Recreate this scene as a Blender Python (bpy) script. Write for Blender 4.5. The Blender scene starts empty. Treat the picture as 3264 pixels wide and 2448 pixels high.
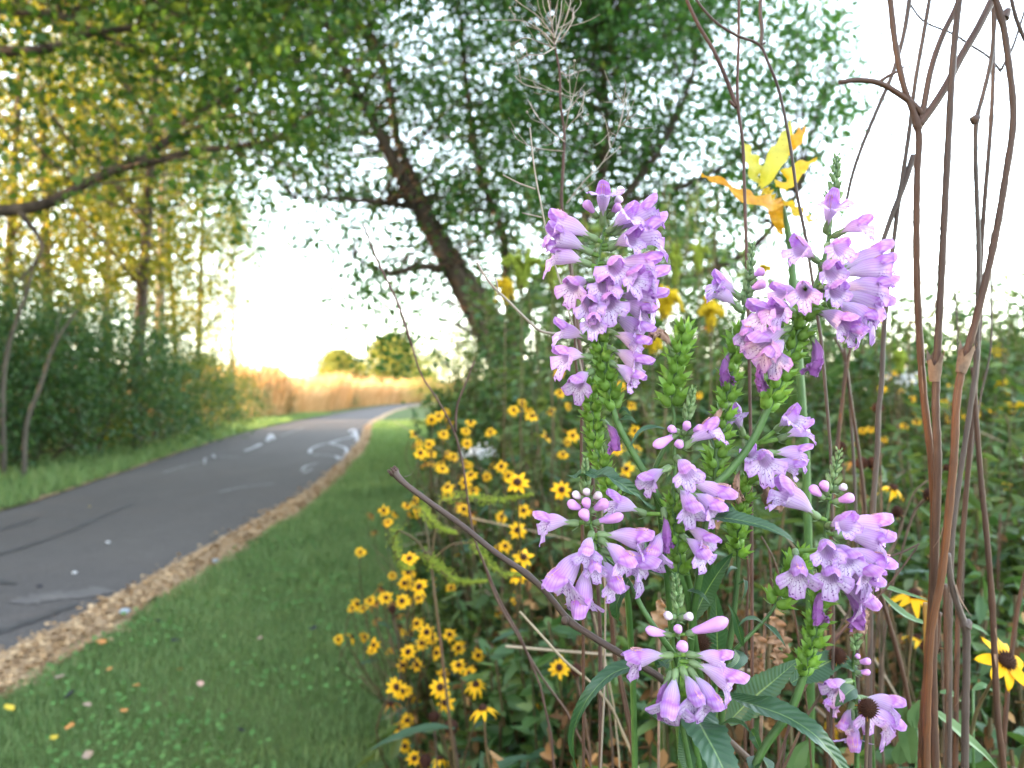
import bpy, math, random
import numpy as np
from mathutils import Vector, Matrix

C = bpy.context.scene
COL = C.collection
random.seed(5)
RG = np.random.default_rng(11)
R = math.radians

# ------------------------------------------------------------------ camera
CAMH = 1.10
PITCH = math.atan(30 / 2451.0)
cam_d = bpy.data.cameras.new('camera')
cam_d.sensor_width = 36.0
cam_d.lens = 36.0 * 2451 / 3264
cam_d.clip_start = 0.02
cam_d.clip_end = 3000
cam_d.dof.use_dof = True
cam_d.dof.focus_distance = 0.415
cam_d.dof.aperture_fstop = 9.5
cam = bpy.data.objects.new('camera', cam_d)
COL.objects.link(cam)
cam.location = (0, 0, CAMH)
cam.rotation_euler = (R(90) + PITCH, 0, 0)
C.camera = cam

# ------------------------------------------------------------------ sky and sun
SUN_EL = R(11.0)
SUN_DIR = Vector((-0.96, -0.28, 0)).normalized()       # towards the sun, low on the left
w = bpy.data.worlds.new('World')
C.world = w
w.use_nodes = True
nt = w.node_tree
bg = nt.nodes['Background']
sky = nt.nodes.new('ShaderNodeTexSky')
sky.sky_type = 'NISHITA'
sky.sun_disc = False
sky.sun_elevation = SUN_EL
sky.sun_rotation = math.atan2(SUN_DIR.x, SUN_DIR.y)
sky.air_density = 1.0
sky.dust_density = .6
sky.ozone_density = 1.0
hsv = nt.nodes.new('ShaderNodeHueSaturation')
hsv.inputs['Saturation'].default_value = 0.6
nt.links.new(sky.outputs[0], hsv.inputs['Color'])
tnt = nt.nodes.new('ShaderNodeMix'); tnt.data_type = 'RGBA'; tnt.blend_type = 'MULTIPLY'
tnt.inputs[0].default_value = 1.0
tnt.inputs[7].default_value = (1.0, 0.975, 0.945, 1)
nt.links.new(hsv.outputs[0], tnt.inputs[6])
nt.links.new(tnt.outputs[2], bg.inputs[0])
bg.inputs[1].default_value = 0.15

sl = bpy.data.lights.new('sun', 'SUN')
sl.energy = 3.0
sl.angle = R(0.6)
sl.color = (1.0, 0.66, 0.36)
so = bpy.data.objects.new('sun', sl)
COL.objects.link(so)
so.location = (-30, -8, 20)
sdir = Vector((SUN_DIR.x * math.cos(SUN_EL), SUN_DIR.y * math.cos(SUN_EL), math.sin(SUN_EL)))
so.rotation_euler = sdir.to_track_quat('Z', 'Y').to_euler()

C.view_settings.view_transform = 'Standard'
C.view_settings.look = 'None'
C.view_settings.gamma = 1
C.view_settings.use_curve_mapping = False
C.view_settings.exposure = 3.95
C.render.engine = 'CYCLES'
C.cycles.max_bounces = 7
C.cycles.diffuse_bounces = 3
C.cycles.glossy_bounces = 2
C.cycles.transmission_bounces = 4
C.cycles.use_denoising = True
C.cycles.sample_clamp_indirect = 6.0

# ------------------------------------------------------------------ measuring helpers
CROPS = dict(A=(1650, 500, 1.7648), B=(1650, 1400, 1.5832), C=(0, 0, 1.3554), D=(0, 1100, 1.2308),
             E=(1000, 1150, 1.278), F=(2500, 0, 1.2762), G=(2500, 1200, 1.3298), H=(1000, 0, 1.3275),
             Z=(0, 0, 0.67770), J=(1700, 1500, 3.686), K=(1900, 1800, 2.56), L=(1720, 580, 3.95), M=(2230, 600, 2.7657))
FPX = 2451.0
CP, SP = math.cos(PITCH), math.sin(PITCH)

def ray(c, x, y):
    ox, oy, s = CROPS[c]
    u = (ox + x / s - 1632) / FPX
    v = (1224 - (oy + y / s)) / FPX
    return Vector((u, CP - v * SP, SP + v * CP))

def W(c, x, y, d):
    """the point seen in crop c at x, y, d metres ahead of the lens"""
    return Vector((0, 0, CAMH)) + ray(c, x, y) * d

def ground(c, x, y, z=0.0):
    r = ray(c, x, y)
    return Vector((0, 0, CAMH)) + r * ((z - CAMH) / r.z)

# ------------------------------------------------------------------ object helpers
def link(o, parent=None):
    COL.objects.link(o)
    if parent is not None:
        o.parent = parent
    return o

def tag(o, label=None, cat=None, group=None, kind=None):
    if label: o['label'] = label
    if cat: o['category'] = cat
    if group: o['group'] = group
    if kind: o['kind'] = kind
    return o

def thing(name, label, cat, loc=(0, 0, 0), group=None):
    o = bpy.data.objects.new(name, None)
    o.empty_display_size = 0.05
    o.location = loc
    COL.objects.link(o)
    return tag(o, label, cat, group)

def obj(name, mesh, parent=None, mat=None):
    o = bpy.data.objects.new(name, mesh)
    link(o, parent)
    return o

def at(o, parent):
    """parent o (built in world coordinates) to an Empty standing at its base"""
    o.parent = parent
    o.matrix_parent_inverse = Matrix.Identity(4)
    return o

def cr(pts, n=8):
    """smooth a polyline (Catmull-Rom), n samples per span; rows may hold extra columns"""
    p = np.array([list(q) for q in pts], float)
    if len(p) < 3:
        t = np.linspace(0, 1, n + 1)[:, None]
        return p[0] * (1 - t) + p[-1] * t
    k = min(3, p.shape[1])
    x = p[:, :k]
    seg = np.diff(x, axis=0); L = np.linalg.norm(seg, axis=1) + 1e-9; u = seg / L[:, None]
    d = np.vstack([u[:1], u[:-1] * (L[1:] / (L[1:] + L[:-1]))[:, None] + u[1:] * (L[:-1] / (L[1:] + L[:-1]))[:, None], u[-1:]])
    t = np.linspace(0, 1, n, endpoint=False)[:, None]
    out = []
    for i in range(len(p) - 1):
        h = (2 * t ** 3 - 3 * t ** 2 + 1) * x[i] + (t ** 3 - 2 * t ** 2 + t) * d[i] * L[i] + (3 * t ** 2 - 2 * t ** 3) * x[i + 1] + (t ** 3 - t ** 2) * d[i + 1] * L[i]
        if p.shape[1] > k: h = np.hstack([h, p[i, k:] * (1 - t) + p[i + 1, k:] * t])
        out.append(h)
    out.append(p[-1][None, :])
    return np.vstack(out)

def frames(p):
    """tangent, side, up along a polyline"""
    p = np.asarray(p, float)
    t = np.gradient(p, axis=0)
    t /= np.linalg.norm(t, axis=1)[:, None] + 1e-12
    ref = np.array([0.13, 0.05, 1.0]) if abs(t[0][2]) < 0.9 else np.array([1.0, 0.1, 0.05])
    s = np.zeros_like(t); u = np.zeros_like(t)
    prev = np.cross(t[0], ref); prev /= np.linalg.norm(prev)
    for i in range(len(p)):
        v = prev - t[i] * np.dot(prev, t[i])
        v /= np.linalg.norm(v) + 1e-12
        s[i] = v; u[i] = np.cross(v, t[i]); prev = v
    return t, s, u

class MB:
    def __init__(self):
        self.v = []; self.f = []; self.uv = []; self.n = 0
    def add(self, v, f, uv=None):
        v = np.asarray(v, float).reshape(-1, 3)
        self.v.append(v)
        self.uv.append(np.zeros((len(v), 2)) if uv is None else np.asarray(uv, float).reshape(-1, 2))
        k = self.n
        self.f.extend([tuple(i + k for i in q) for q in f])
        self.n += len(v)
    def grid(self, g, uv=None, wrap=False):
        g = np.asarray(g, float)
        a, b = g.shape[:2]
        f = []
        for i in range(a - 1):
            for j in range(b if wrap else b - 1):
                j2 = (j + 1) % b
                f.append((i * b + j, i * b + j2, (i + 1) * b + j2, (i + 1) * b + j))
        if uv is None:
            uu, vv = np.meshgrid(np.linspace(0, 1, b), np.linspace(0, 1, a))
            uv = np.stack([uu, vv], -1)
        self.add(g, f, uv)
    def tube(self, pts, rad, seg=7, cap=True, square=0.0, vscale=1.0):
        p = np.asarray([list(q)[:3] for q in pts], float)
        rad = np.broadcast_to(np.asarray(rad, float), (len(p),)) if np.ndim(rad) == 0 else np.interp(np.linspace(0, 1, len(p)), np.linspace(0, 1, len(rad)), rad)
        t, s, u = frames(p)
        a = np.linspace(0, 2 * math.pi, seg, endpoint=False)
        mod = 1 + square * np.cos(4 * a)
        ring = (np.cos(a) * mod)[None, :, None] * s[:, None, :] + (np.sin(a) * mod)[None, :, None] * u[:, None, :]
        g = p[:, None, :] + ring * rad[:, None, None]
        L = np.concatenate([[0], np.cumsum(np.linalg.norm(np.diff(p, axis=0), axis=1))])
        uv = np.stack([np.broadcast_to(a / (2 * math.pi), g.shape[:2]), np.broadcast_to((L * vscale)[:, None], g.shape[:2])], -1)
        k = self.n
        self.grid(g, uv, wrap=True)
        if cap:
            self.f.append(tuple(k + j for j in range(seg))[::-1])
            self.f.append(tuple(k + (len(p) - 1) * seg + j for j in range(seg)))
    def blob(self, c, r, nu=8, nv=6, axis=None, stretch=1.0, jit=0.0):
        th = np.linspace(0, math.pi, nv + 1)
        ph = np.linspace(0, 2 * math.pi, nu, endpoint=False)
        g = np.stack([np.sin(th)[:, None] * np.cos(ph)[None], np.sin(th)[:, None] * np.sin(ph)[None], np.broadcast_to(np.cos(th)[:, None] * stretch, (nv + 1, nu))], -1)
        if jit:
            g = g * (1 + jit * RG.normal(size=g.shape[:2])[..., None])
            g[0] = g[0].mean(0); g[-1] = g[-1].mean(0)
        if axis is not None:
            m = np.array(Vector(axis).to_track_quat('Z', 'Y').to_matrix())
            g = g @ m.T
        self.grid(g * r + np.asarray(c, float), wrap=True)
    def mesh(self, name, mats, smooth=True, off=None):
        v = np.vstack(self.v)
        if off is not None: v = v - np.asarray(off, float)
        me = bpy.data.meshes.new(name)
        me.from_pydata(v.tolist(), [], self.f)
        uvs = np.vstack(self.uv)
        lay = me.uv_layers.new(name='UVMap')
        idx = np.zeros(len(me.loops), np.int32); me.loops.foreach_get('vertex_index', idx)
        lay.data.foreach_set('uv', uvs[idx].ravel().astype(np.float32))
        if smooth:
            me.polygons.foreach_set('use_smooth', np.ones(len(me.polygons), bool))
        for m in (mats if isinstance(mats, (list, tuple)) else [mats]):
            me.materials.append(m)
        return me
    def build(self, name, mat, parent=None, smooth=True):
        off = parent.location if parent is not None and parent.type == 'EMPTY' else None
        return obj(name, self.mesh(name, mat, smooth, off), parent)

def np_mesh(name, v, f, mat, smooth=False, off=None):
    v = np.ascontiguousarray(np.asarray(v, np.float32).reshape(-1, 3))
    if off is not None: v = v - np.asarray(off, np.float32)
    f = np.ascontiguousarray(f, np.int32)
    me = bpy.data.meshes.new(name)
    me.vertices.add(len(v)); me.vertices.foreach_set('co', v.ravel())
    k = f.shape[1]
    me.loops.add(f.size); me.loops.foreach_set('vertex_index', f.ravel())
    me.polygons.add(len(f)); me.polygons.foreach_set('loop_start', np.arange(0, f.size, k, dtype=np.int32))
    if smooth: me.polygons.foreach_set('use_smooth', np.ones(len(f), bool))
    me.update(calc_edges=True)
    me.materials.append(mat)
    return me

def spread(pv, pf, loc, mats):
    """copies of one small shape (pv, pf) at loc (K,3) turned by mats (K,3,3): vertices and faces of ONE mesh"""
    pv = np.asarray(pv, float); pf = np.asarray(pf, int)
    v = np.einsum('kij,nj->kni', mats, pv) + loc[:, None, :]
    f = pf[None] + (np.arange(len(loc)) * len(pv))[:, None, None]
    return v.reshape(-1, 3), f.reshape(-1, pf.shape[1])

def unit(a):
    return a / (np.linalg.norm(a, axis=-1, keepdims=True) + 1e-12)

def orient(n, droop=0.0, size=None, rg=RG, lead=None):
    """rotation*scale matrices whose z axis is n (K,3) and y axis (leaf length) is random in the plane, tipped down"""
    n = unit(np.asarray(n, float))
    r = rg.normal(size=n.shape)
    if lead is not None: r = r * 0.5 + lead
    r[:, 2] -= droop
    y = unit(r - n * (r * n).sum(1, keepdims=True))
    x = np.cross(y, n)
    m = np.stack([x, y, n], -1)
    if size is not None: m = m * np.asarray(size)[:, None, None]
    return m

# small leaf shapes: (verts, quads), length along y, face up z
LEAF_OVAL = (np.array([(0, 0, 0), (.26, .3, .05), (.24, .66, .05), (0, 1, -.06), (-.24, .66, .05), (-.26, .3, .05)]), np.array([(0, 1, 2, 3), (0, 3, 4, 5)]))
LEAF_BROAD = (np.array([(0, 0, 0), (.42, .22, .06), (.36, .62, .06), (0, 1, -.1), (-.36, .62, .06), (-.42, .22, .06)]), np.array([(0, 1, 2, 3), (0, 3, 4, 5)]))
LEAF_LANCE = (np.array([(0, 0, 0), (.10, .3, .02), (.08, .68, -.03), (0, 1, -.16), (-.08, .68, -.03), (-.10, .3, .02)]), np.array([(0, 1, 2, 3), (0, 3, 4, 5)]))

# ------------------------------------------------------------------ material helpers
def newmat(name):
    m = bpy.data.materials.new(name); m.use_nodes = True
    nt = m.node_tree
    return m, nt, nt.nodes['Principled BSDF'], nt.nodes['Material Output']

def ramp(nt, fac, stops):
    r = nt.nodes.new('ShaderNodeValToRGB')
    e = r.color_ramp.elements
    while len(e) < len(stops): e.new(0.5)
    for i, (p, c) in enumerate(stops):
        e[i].position = p; e[i].color = (*c, 1)
    if fac is not None: nt.links.new(fac, r.inputs[0])
    return r.outputs[0]

def noise(nt, scale, detail=3, vec=None, rough=0.55):
    n = nt.nodes.new('ShaderNodeTexNoise')
    n.inputs['Scale'].default_value = scale; n.inputs['Detail'].default_value = detail
    n.inputs['Roughness'].default_value = rough
    if vec is not None: nt.links.new(vec, n.inputs['Vector'])
    return n.outputs['Fac']

def coord(nt, kind='Object'):
    return nt.nodes.new('ShaderNodeTexCoord').outputs[kind]

def mapping(nt, vec, scale):
    m = nt.nodes.new('ShaderNodeMapping'); m.inputs['Scale'].default_value = scale
    nt.links.new(vec, m.inputs[0]); return m.outputs[0]

def math_node(nt, op, a, b=None, c=None):
    n = nt.nodes.new('ShaderNodeMath'); n.operation = op
    for i, q in enumerate((a, b, c)):
        if q is None: continue
        if isinstance(q, (int, float)): n.inputs[i].default_value = q
        else: nt.links.new(q, n.inputs[i])
    return n.outputs[0]

def mixc(nt, fac, a, b, blend='MIX'):
    n = nt.nodes.new('ShaderNodeMix'); n.data_type = 'RGBA'; n.blend_type = blend
    for i, q in ((0, fac), (6, a), (7, b)):
        if isinstance(q, (int, float)): n.inputs[i].default_value = q
        elif isinstance(q, tuple): n.inputs[i].default_value = (*q, 1)
        else: nt.links.new(q, n.inputs[i])
    return n.outputs[2]

def bump(nt, bs, h, strength=0.4, dist=0.01):
    b = nt.nodes.new('ShaderNodeBump'); b.inputs['Strength'].default_value = strength; b.inputs['Distance'].default_value = dist
    nt.links.new(h, b.inputs['Height']); nt.links.new(b.outputs[0], bs.inputs['Normal'])

def thin(nt, bs, out, colr, fac, tint=(1, 1, 1)):
    """let light through a thin leaf or petal"""
    tr = nt.nodes.new('ShaderNodeBsdfTranslucent')
    nt.links.new(mixc(nt, 1.0, colr, tint, 'MULTIPLY'), tr.inputs[0])
    mx = nt.nodes.new('ShaderNodeMixShader'); mx.inputs[0].default_value = fac
    nt.links.new(bs.outputs[0], mx.inputs[1]); nt.links.new(tr.outputs[0], mx.inputs[2])
    nt.links.new(mx.outputs[0], out.inputs[0])

def leafmat(name, stops, fac=0.35, rough=0.5, spec=0.35, tint=(1.25, 1.15, 0.6), var=6.0):
    """leaf green that differs from leaf to leaf"""
    m, nt, bs, out = newmat(name)
    g = nt.nodes.new('ShaderNodeNewGeometry')
    nz = noise(nt, var, 2, coord(nt))
    f = math_node(nt, 'ADD', math_node(nt, 'MULTIPLY', g.outputs['Random Per Island'], 0.65), math_node(nt, 'MULTIPLY', nz, 0.4))
    c = ramp(nt, f, stops)
    nt.links.new(c, bs.inputs['Base Color'])
    bs.inputs['Roughness'].default_value = rough
    bs.inputs['Specular IOR Level'].default_value = spec
    thin(nt, bs, out, c, fac, tint)
    return m

def plain(name, c1, c2, scale=20, rough=0.7, stretch=(1, 1, 1), spec=0.3, bmp=0.0, detail=4, uv=False):
    m, nt, bs, out = newmat(name)
    v = mapping(nt, coord(nt, 'UV' if uv else 'Object'), stretch)
    f = noise(nt, scale, detail, v)
    c = ramp(nt, f, [(0.3, c1), (0.7, c2)])
    nt.links.new(c, bs.inputs['Base Color'])
    bs.inputs['Roughness'].default_value = rough; bs.inputs['Specular IOR Level'].default_value = spec
    if bmp: bump(nt, bs, f, bmp, 0.004)
    return m

MAT = {}
MAT['bark'] = plain('bark', (.035, .027, .022), (.11, .083, .064), 9, 0.95, (1, 1, .22), 0.1, 0.9, 6)
MAT['bark_pale'] = plain('bark_pale', (.16, .13, .10), (.30, .25, .20), 9, 0.95, (1, 1, .25), 0.1, 0.7, 6)
MAT['tree_leaf'] = leafmat('tree_leaf', [(.1, (.018, .060, .018)), (.45, (.036, .112, .028)), (.8, (.062, .15, .032)), (.97, (.17, .15, .03))], .5, .45, .3)
MAT['tree_leaf_dark'] = leafmat('tree_leaf_dark', [(.1, (.018, .055, .014)), (.5, (.042, .105, .018)), (.85, (.095, .145, .022)), (1, (.20, .16, .02))], .5, .5, .25)
MAT['wood_leaf'] = leafmat('wood_leaf', [(.1, (.05, .085, .012)), (.5, (.12, .15, .02)), (.85, (.22, .19, .025)), (1, (.34, .20, .02))], .5, .5, .3)
MAT['shrub_leaf'] = leafmat('shrub_leaf', [(.1, (.018, .055, .018)), (.5, (.036, .095, .030)), (.9, (.08, .15, .040))], .3, .5, .3)
MAT['far_leaf'] = leafmat('far_leaf', [(.1, (.12, .15, .03)), (.6, (.19, .21, .05)), (1, (.26, .23, .06))], .4, .6, .2)
# ------------------------------------------------------------------ setting: ground, path, verges
def ground_mat():
    m, nt, bs, out = newmat('lawn_soil')
    co = coord(nt)
    f = noise(nt, 1.3, 5, co); f2 = noise(nt, 24, 4, co)
    c = ramp(nt, f, [(.3, (.040, .075, .020)), (.6, (.070, .11, .030)), (.75, (.10, .11, .045))])
    c = mixc(nt, math_node(nt, 'MULTIPLY', f2, .6), c, (.05, .05, .022))
    nt.links.new(c, bs.inputs['Base Color']); bs.inputs['Roughness'].default_value = 1
    bs.inputs['Specular IOR Level'].default_value = .1
    return m
MAT['soil'] = ground_mat()
mb = MB()
xs = np.concatenate([[-260], np.linspace(-60, 60, 41), [260]])
ys = np.concatenate([[-120], np.linspace(-30, 150, 61), [420]])
gx, gy = np.meshgrid(xs, ys)
mb.grid(np.stack([gx, gy, np.zeros_like(gx)], -1))
tag(mb.build('ground', MAT['soil']), 'flat mown lawn and meadow ground reaching to the horizon', kind='structure')

# path edges in metres (right edge, left edge)
RE = [(-2.25, -6), (-2.15, -1), (-2.05, 3.1), (-2.1, 5.2), (-2.2, 7.9), (-2.65, 12), (-3.3, 16.6), (-4.9, 26), (-6.6, 40), (-8.2, 60), (-8.0, 78), (-5, 95), (4, 110), (22, 120)]
LE = [(-4.85, -6), (-4.75, -1), (-4.7, 3.1), (-4.72, 7.15), (-5.2, 9.8), (-5.9, 13.2), (-7.1, 19.5), (-8.2, 27), (-9.3, 40), (-10.9, 61), (-10.9, 80), (-7.4, 98.5), (2.6, 113.2), (21, 123)]
rcurve = cr(RE, 8); lcurve = cr(LE, 8)
def asphalt():
    m, nt, bs, out = newmat('asphalt')
    co = coord(nt)
    f1 = noise(nt, .9, 4, mapping(nt, co, (1, .35, 1))); f2 = noise(nt, 160, 2, co); f3 = noise(nt, 6, 4, co)
    c = ramp(nt, f1, [(.3, (.072, .060, .053)), (.55, (.093, .079, .070)), (.72, (.124, .106, .092))])
    c = mixc(nt, .45, c, ramp(nt, f2, [(.35, (.03, .03, .03)), (.65, (.20, .19, .19))]))
    c = mixc(nt, math_node(nt, 'MULTIPLY', f3, .35), c, (.05, .047, .05))
    nt.links.new(c, bs.inputs['Base Color']); bs.inputs['Roughness'].default_value = .95
    bs.inputs['Specular IOR Level'].default_value = .08
    bump(nt, bs, f2, .5, .004)
    return m
MAT['asphalt'] = asphalt()
mb = MB()
k = np.linspace(0, 1, 9)
g = lcurve[:, None, :] * (1 - k)[None, :, None] + rcurve[:, None, :] * k[None, :, None]
crown = .012 + .02 * (1 - (2 * k - 1) ** 2)
mb.grid(np.concatenate([g, np.broadcast_to(crown[None, :, None], (*g.shape[:2], 1))], -1))
path = tag(mb.build('path', MAT['asphalt']), 'grey asphalt path curving away past the wood to the meadow', kind='structure')

def wob(n, a, seed, s=4):
    r = np.random.default_rng(seed).normal(size=n)
    return np.convolve(r, np.ones(s) / s, 'same') * a
def offset_curve(c, d):
    t = np.gradient(c, axis=0); t = unit(t)
    return c + np.stack([t[:, 1], -t[:, 0]], -1) * np.asarray(d)[..., None]
fine_r = cr(RE, 40); fine_l = cr(LE, 40)
MAT['chip_bed'] = plain('chip_bed', (.20, .13, .075), (.40, .28, .17), 38, 1.0, (1, 1, 1), .1, .8)
MAT['chip'] = leafmat('chip', [(.1, (.14, .075, .035)), (.5, (.36, .23, .12)), (.9, (.56, .41, .25))], .05, .9, .2, (1, 1, 1))
mb = MB()
n = len(fine_r)
a = offset_curve(fine_r, -.03 + wob(n, .03, 1)); b = offset_curve(fine_r, .22 + wob(n, .09, 2))
mb.grid(np.stack([np.c_[a, np.full(n, .036)], np.c_[(a + b) / 2, np.full(n, .030)], np.c_[b, np.full(n, .004)]], 1))
tag(mb.build('mulch_verge', MAT['chip_bed']), 'brown wood chip strip along the right edge of the path', kind='structure')
mb = MB()
a = offset_curve(fine_l, .02 + wob(n, .03, 3)); b = offset_curve(fine_l, -.10 + wob(n, .06, 4))
mb.grid(np.stack([np.c_[b, np.full(n, .004)], np.c_[a, np.full(n, .030)]], 1))
tag(mb.build('dry_verge', MAT['chip_bed']), 'thin straw coloured strip along the left edge of the path', kind='structure')

def along(curve, y0, y1, K, seed):
    r = np.random.default_rng(seed)
    y = y0 * (y1 / y0) ** r.random(K)
    x = np.interp(y, curve[:, 1], curve[:, 0])
    return x, y, r
x, y, r = along(rcurve, 1.6, 26, 7000, 5)
off = r.normal(.095, .075, len(x))
loc = np.c_[x + off, y, .034 - np.clip(off, 0, .3) * .08 + r.random(len(x)) * .012]
chip = (np.array([(-.5, -.35, 0), (.45, -.4, .1), (.55, .3, 0), (-.4, .42, .08)]), np.array([(0, 1, 2, 3)]))
nn = r.normal(size=(len(x), 3)) * .35 + (0, 0, 1)
v, f = spread(*chip, loc, orient(nn, 0, r.uniform(.010, .032, len(x)) * np.clip(y / 5, .8, 2.5) ** .4, r))
tag(obj('wood_chips', np_mesh('wood_chips', v, f, MAT['chip'])), 'loose tan wood chips and crumbled leaves beside the asphalt', kind='stuff')

# markings drawn and sealed on the path: parts of the path
MAT['chalk'] = plain('chalk', (.13, .125, .13), (.50, .50, .52), 22, .95)
MAT['sealant'] = plain('sealant', (.036, .034, .036), (.066, .062, .062), 20, .75)
MAT['worn'] = plain('worn', (.088, .08, .08), (.13, .118, .112), 9, .95)
def path_z(x, y):
    l = np.interp(y, lcurve[:, 1], lcurve[:, 0]); rr = np.interp(y, rcurve[:, 1], rcurve[:, 0])
    q = np.clip((x - l) / (rr - l), 0, 1)
    return .012 + .02 * (1 - (2 * q - 1) ** 2)
def ribbon(name, pts, wid, mat, lift=.006, seed=0, crop='D'):
    p = cr([ground(crop, px, py, .03)[:2] for px, py in pts], 10)
    t = unit(np.gradient(p, axis=0)); nrm = np.stack([t[:, 1], -t[:, 0]], -1)
    ww = wid * (.7 + .5 * np.abs(np.random.default_rng(seed).normal(size=len(p)))) * .5
    ww[0] *= .3; ww[-1] *= .3
    cols = []
    for q in (-1, 0, 1):
        e = p + nrm * (q * ww)[:, None]
        cols.append(np.c_[e, path_z(e[:, 0], e[:, 1]) + lift])
    mb = MB(); mb.grid(np.stack(cols, 1))
    return mb.build(name, mat, path)
chalks = [[(1180, 492), (1212, 470), (1245, 462)], [(1215, 425), (1225, 405), (1290, 386), (1345, 398), (1360, 420), (1330, 446), (1300, 432), (1225, 430)],
          [(1290, 386), (1330, 372), (1375, 360), (1392, 345)], [(1370, 340), (1385, 330), (1398, 350), (1402, 378)], [(960, 418), (1000, 402), (1025, 388)],
          [(800, 470), (850, 440), (940, 442)], [(1050, 380), (1062, 350), (1075, 372)], [(1100, 360), (1150, 340), (1190, 325)], [(860, 582), (960, 560), (1080, 546)], [(1185, 505), (1225, 488)],
          [(835, 432), (842, 446)], [(640, 505), (720, 480), (800, 462)]]
for i, cpts in enumerate(chalks):
    ribbon('chalk_marking', cpts, (.035, .06, .06, .08, .07, .025, .065, .02, .015, .03, .04, .015)[i], MAT['chalk'], .006 + .0012 * i, i)
for i, cpts in enumerate([[(-80, 850), (120, 786), (250, 740), (420, 664), (515, 625)], [(-60, 745), (60, 705), (135, 680)], [(-60, 1135), (80, 1090), (200, 1045), (300, 1008)], [(-40, 925), (20, 932), (60, 938)]]):
    ribbon('sealed_crack', cpts, .05, MAT['sealant'], .006, 20 + i)
ribbon('sealed_crack', [(590, 925), (680, 880), (770, 828), (830, 778), (900, 735)], .10, MAT['sealant'], .005, 31)
ribbon('worn_patch', [(60, 1010), (180, 985), (330, 970), (420, 950)], .16, MAT['worn'], .0045, 33)

# ------------------------------------------------------------------ lawn grass (stuff)
MAT['grass'] = leafmat('grass', [(.1, (.090, .155, .055)), (.5, (.165, .262, .098)), (.85, (.21, .275, .115)), (1, (.29, .24, .13))], .3, .7, .1, (1.1, 1.1, .7), 1.7)
MAT['clover'] = leafmat('clover', [(.1, (.08, .17, .05)), (.6, (.11, .23, .07)), (1, (.14, .25, .08))], .3, .7, .08, (1.1, 1.1, .7))
def bed_edge(y):          # left edge of the wildflower bed
    return np.interp(y, [-2, 1, 2, 3, 5, 8, 11, 14, 22, 40], [.1, -.22, -.32, -.45, -.7, -.95, -1.2, -1.6, -2.6, -4.2])
def lawn_pts(K, y0, y1, seed, p=1.0, extra=.15):
    r = np.random.default_rng(seed)
    y = (y0 ** (1 - p) + r.random(K) * (y1 ** (1 - p) - y0 ** (1 - p))) ** (1 / (1 - p)) if p != 1 else y0 * (y1 / y0) ** r.random(K)
    l = np.interp(y, rcurve[:, 1], rcurve[:, 0]) + .22; e = bed_edge(y) + extra
    return l + (e - l) * r.random(K), y, r
blade = (np.array([(-.055, 0, 0), (.055, 0, 0), (-.04, .06, .5), (.04, .06, .5), (0, .30, 1)]), np.array([(0, 1, 3, 2), (2, 3, 4, 4)]))
def blades(x, y, r, h, z=0):
    K = len(x)
    a = r.random(K) * 6.283; ti = r.normal(0, .35, K)
    ca, sa = np.cos(a), np.sin(a)
    m = np.zeros((K, 3, 3))
    m[:, 0, 0] = ca; m[:, 1, 0] = sa
    m[:, 0, 1] = -sa; m[:, 1, 1] = ca
    m[:, 0, 2] = -sa * ti; m[:, 1, 2] = ca * ti; m[:, 2, 2] = 1
    return spread(blade[0], np.array([(0, 1, 3), (0, 3, 2), (2, 3, 4)]), np.c_[x, y, np.full(K, z)], m * h[:, None, None])
parts = []
for K, y0, y1, sd, hh in ((100000, 1.5, 9, 41, .043), (30000, 8, 30, 42, .075)):
    x, y, r = lawn_pts(K, y0, y1, sd)
    patch = np.sin(x * 3.1 + np.sin(y * 1.7) * 2) * np.sin(y * 2.3 + x) * .5 + .5
    keep = r.random(K) < .45 + .55 * patch
    x, y = x[keep], y[keep]
    parts.append(blades(x, y, r, hh * r.uniform(.5, 1.25, len(x)) * (.75 + .4 * patch[keep]) * np.clip(y / 4, .85, 1.6)))
# left strip
r = np.random.default_rng(43)
y = 4 * (40 / 4) ** r.random(36000); l = np.interp(y, lcurve[:, 1], lcurve[:, 0])
x = l - .06 - r.random(len(y)) * np.interp(y, [4, 10, 25, 40], [4.5, 3.2, 2.6, 1.5])
parts.append(blades(x, y, r, .075 * r.uniform(.5, 1.4, len(x)) * np.clip(y / 6, 1, 2)))
V = []; F = []; k0 = 0
for v, f in parts: V.append(v); F.append(f + k0); k0 += len(v)
tag(obj('grass', np_mesh('grass', np.vstack(V), np.vstack(F), MAT['grass'])), 'short mown green grass on both sides of the path', kind='stuff')
x, y, r = lawn_pts(6000, 1.6, 7, 44)
pt = np.sin(x * 5 + 1) * np.sin(y * 3.3) + .4 * np.sin(y * 9 + x * 7)
keep = pt + .5 * r.normal(size=len(x)) > .25; x, y = x[keep], y[keep]
nn = r.normal(size=(len(x), 3)) * .4 + (0, 0, 1)
v, f = spread(LEAF_BROAD[0] * (1.3, 1, 1), LEAF_BROAD[1], np.c_[x, y, r.uniform(.03, .06, len(x))], orient(nn, 0, r.uniform(.010, .022, len(x)), r))
tag(obj('clover_leaves', np_mesh('clover_leaves', v, f, MAT['clover'])), 'bright green clover and weed leaves among the lawn grass', kind='stuff')

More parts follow.
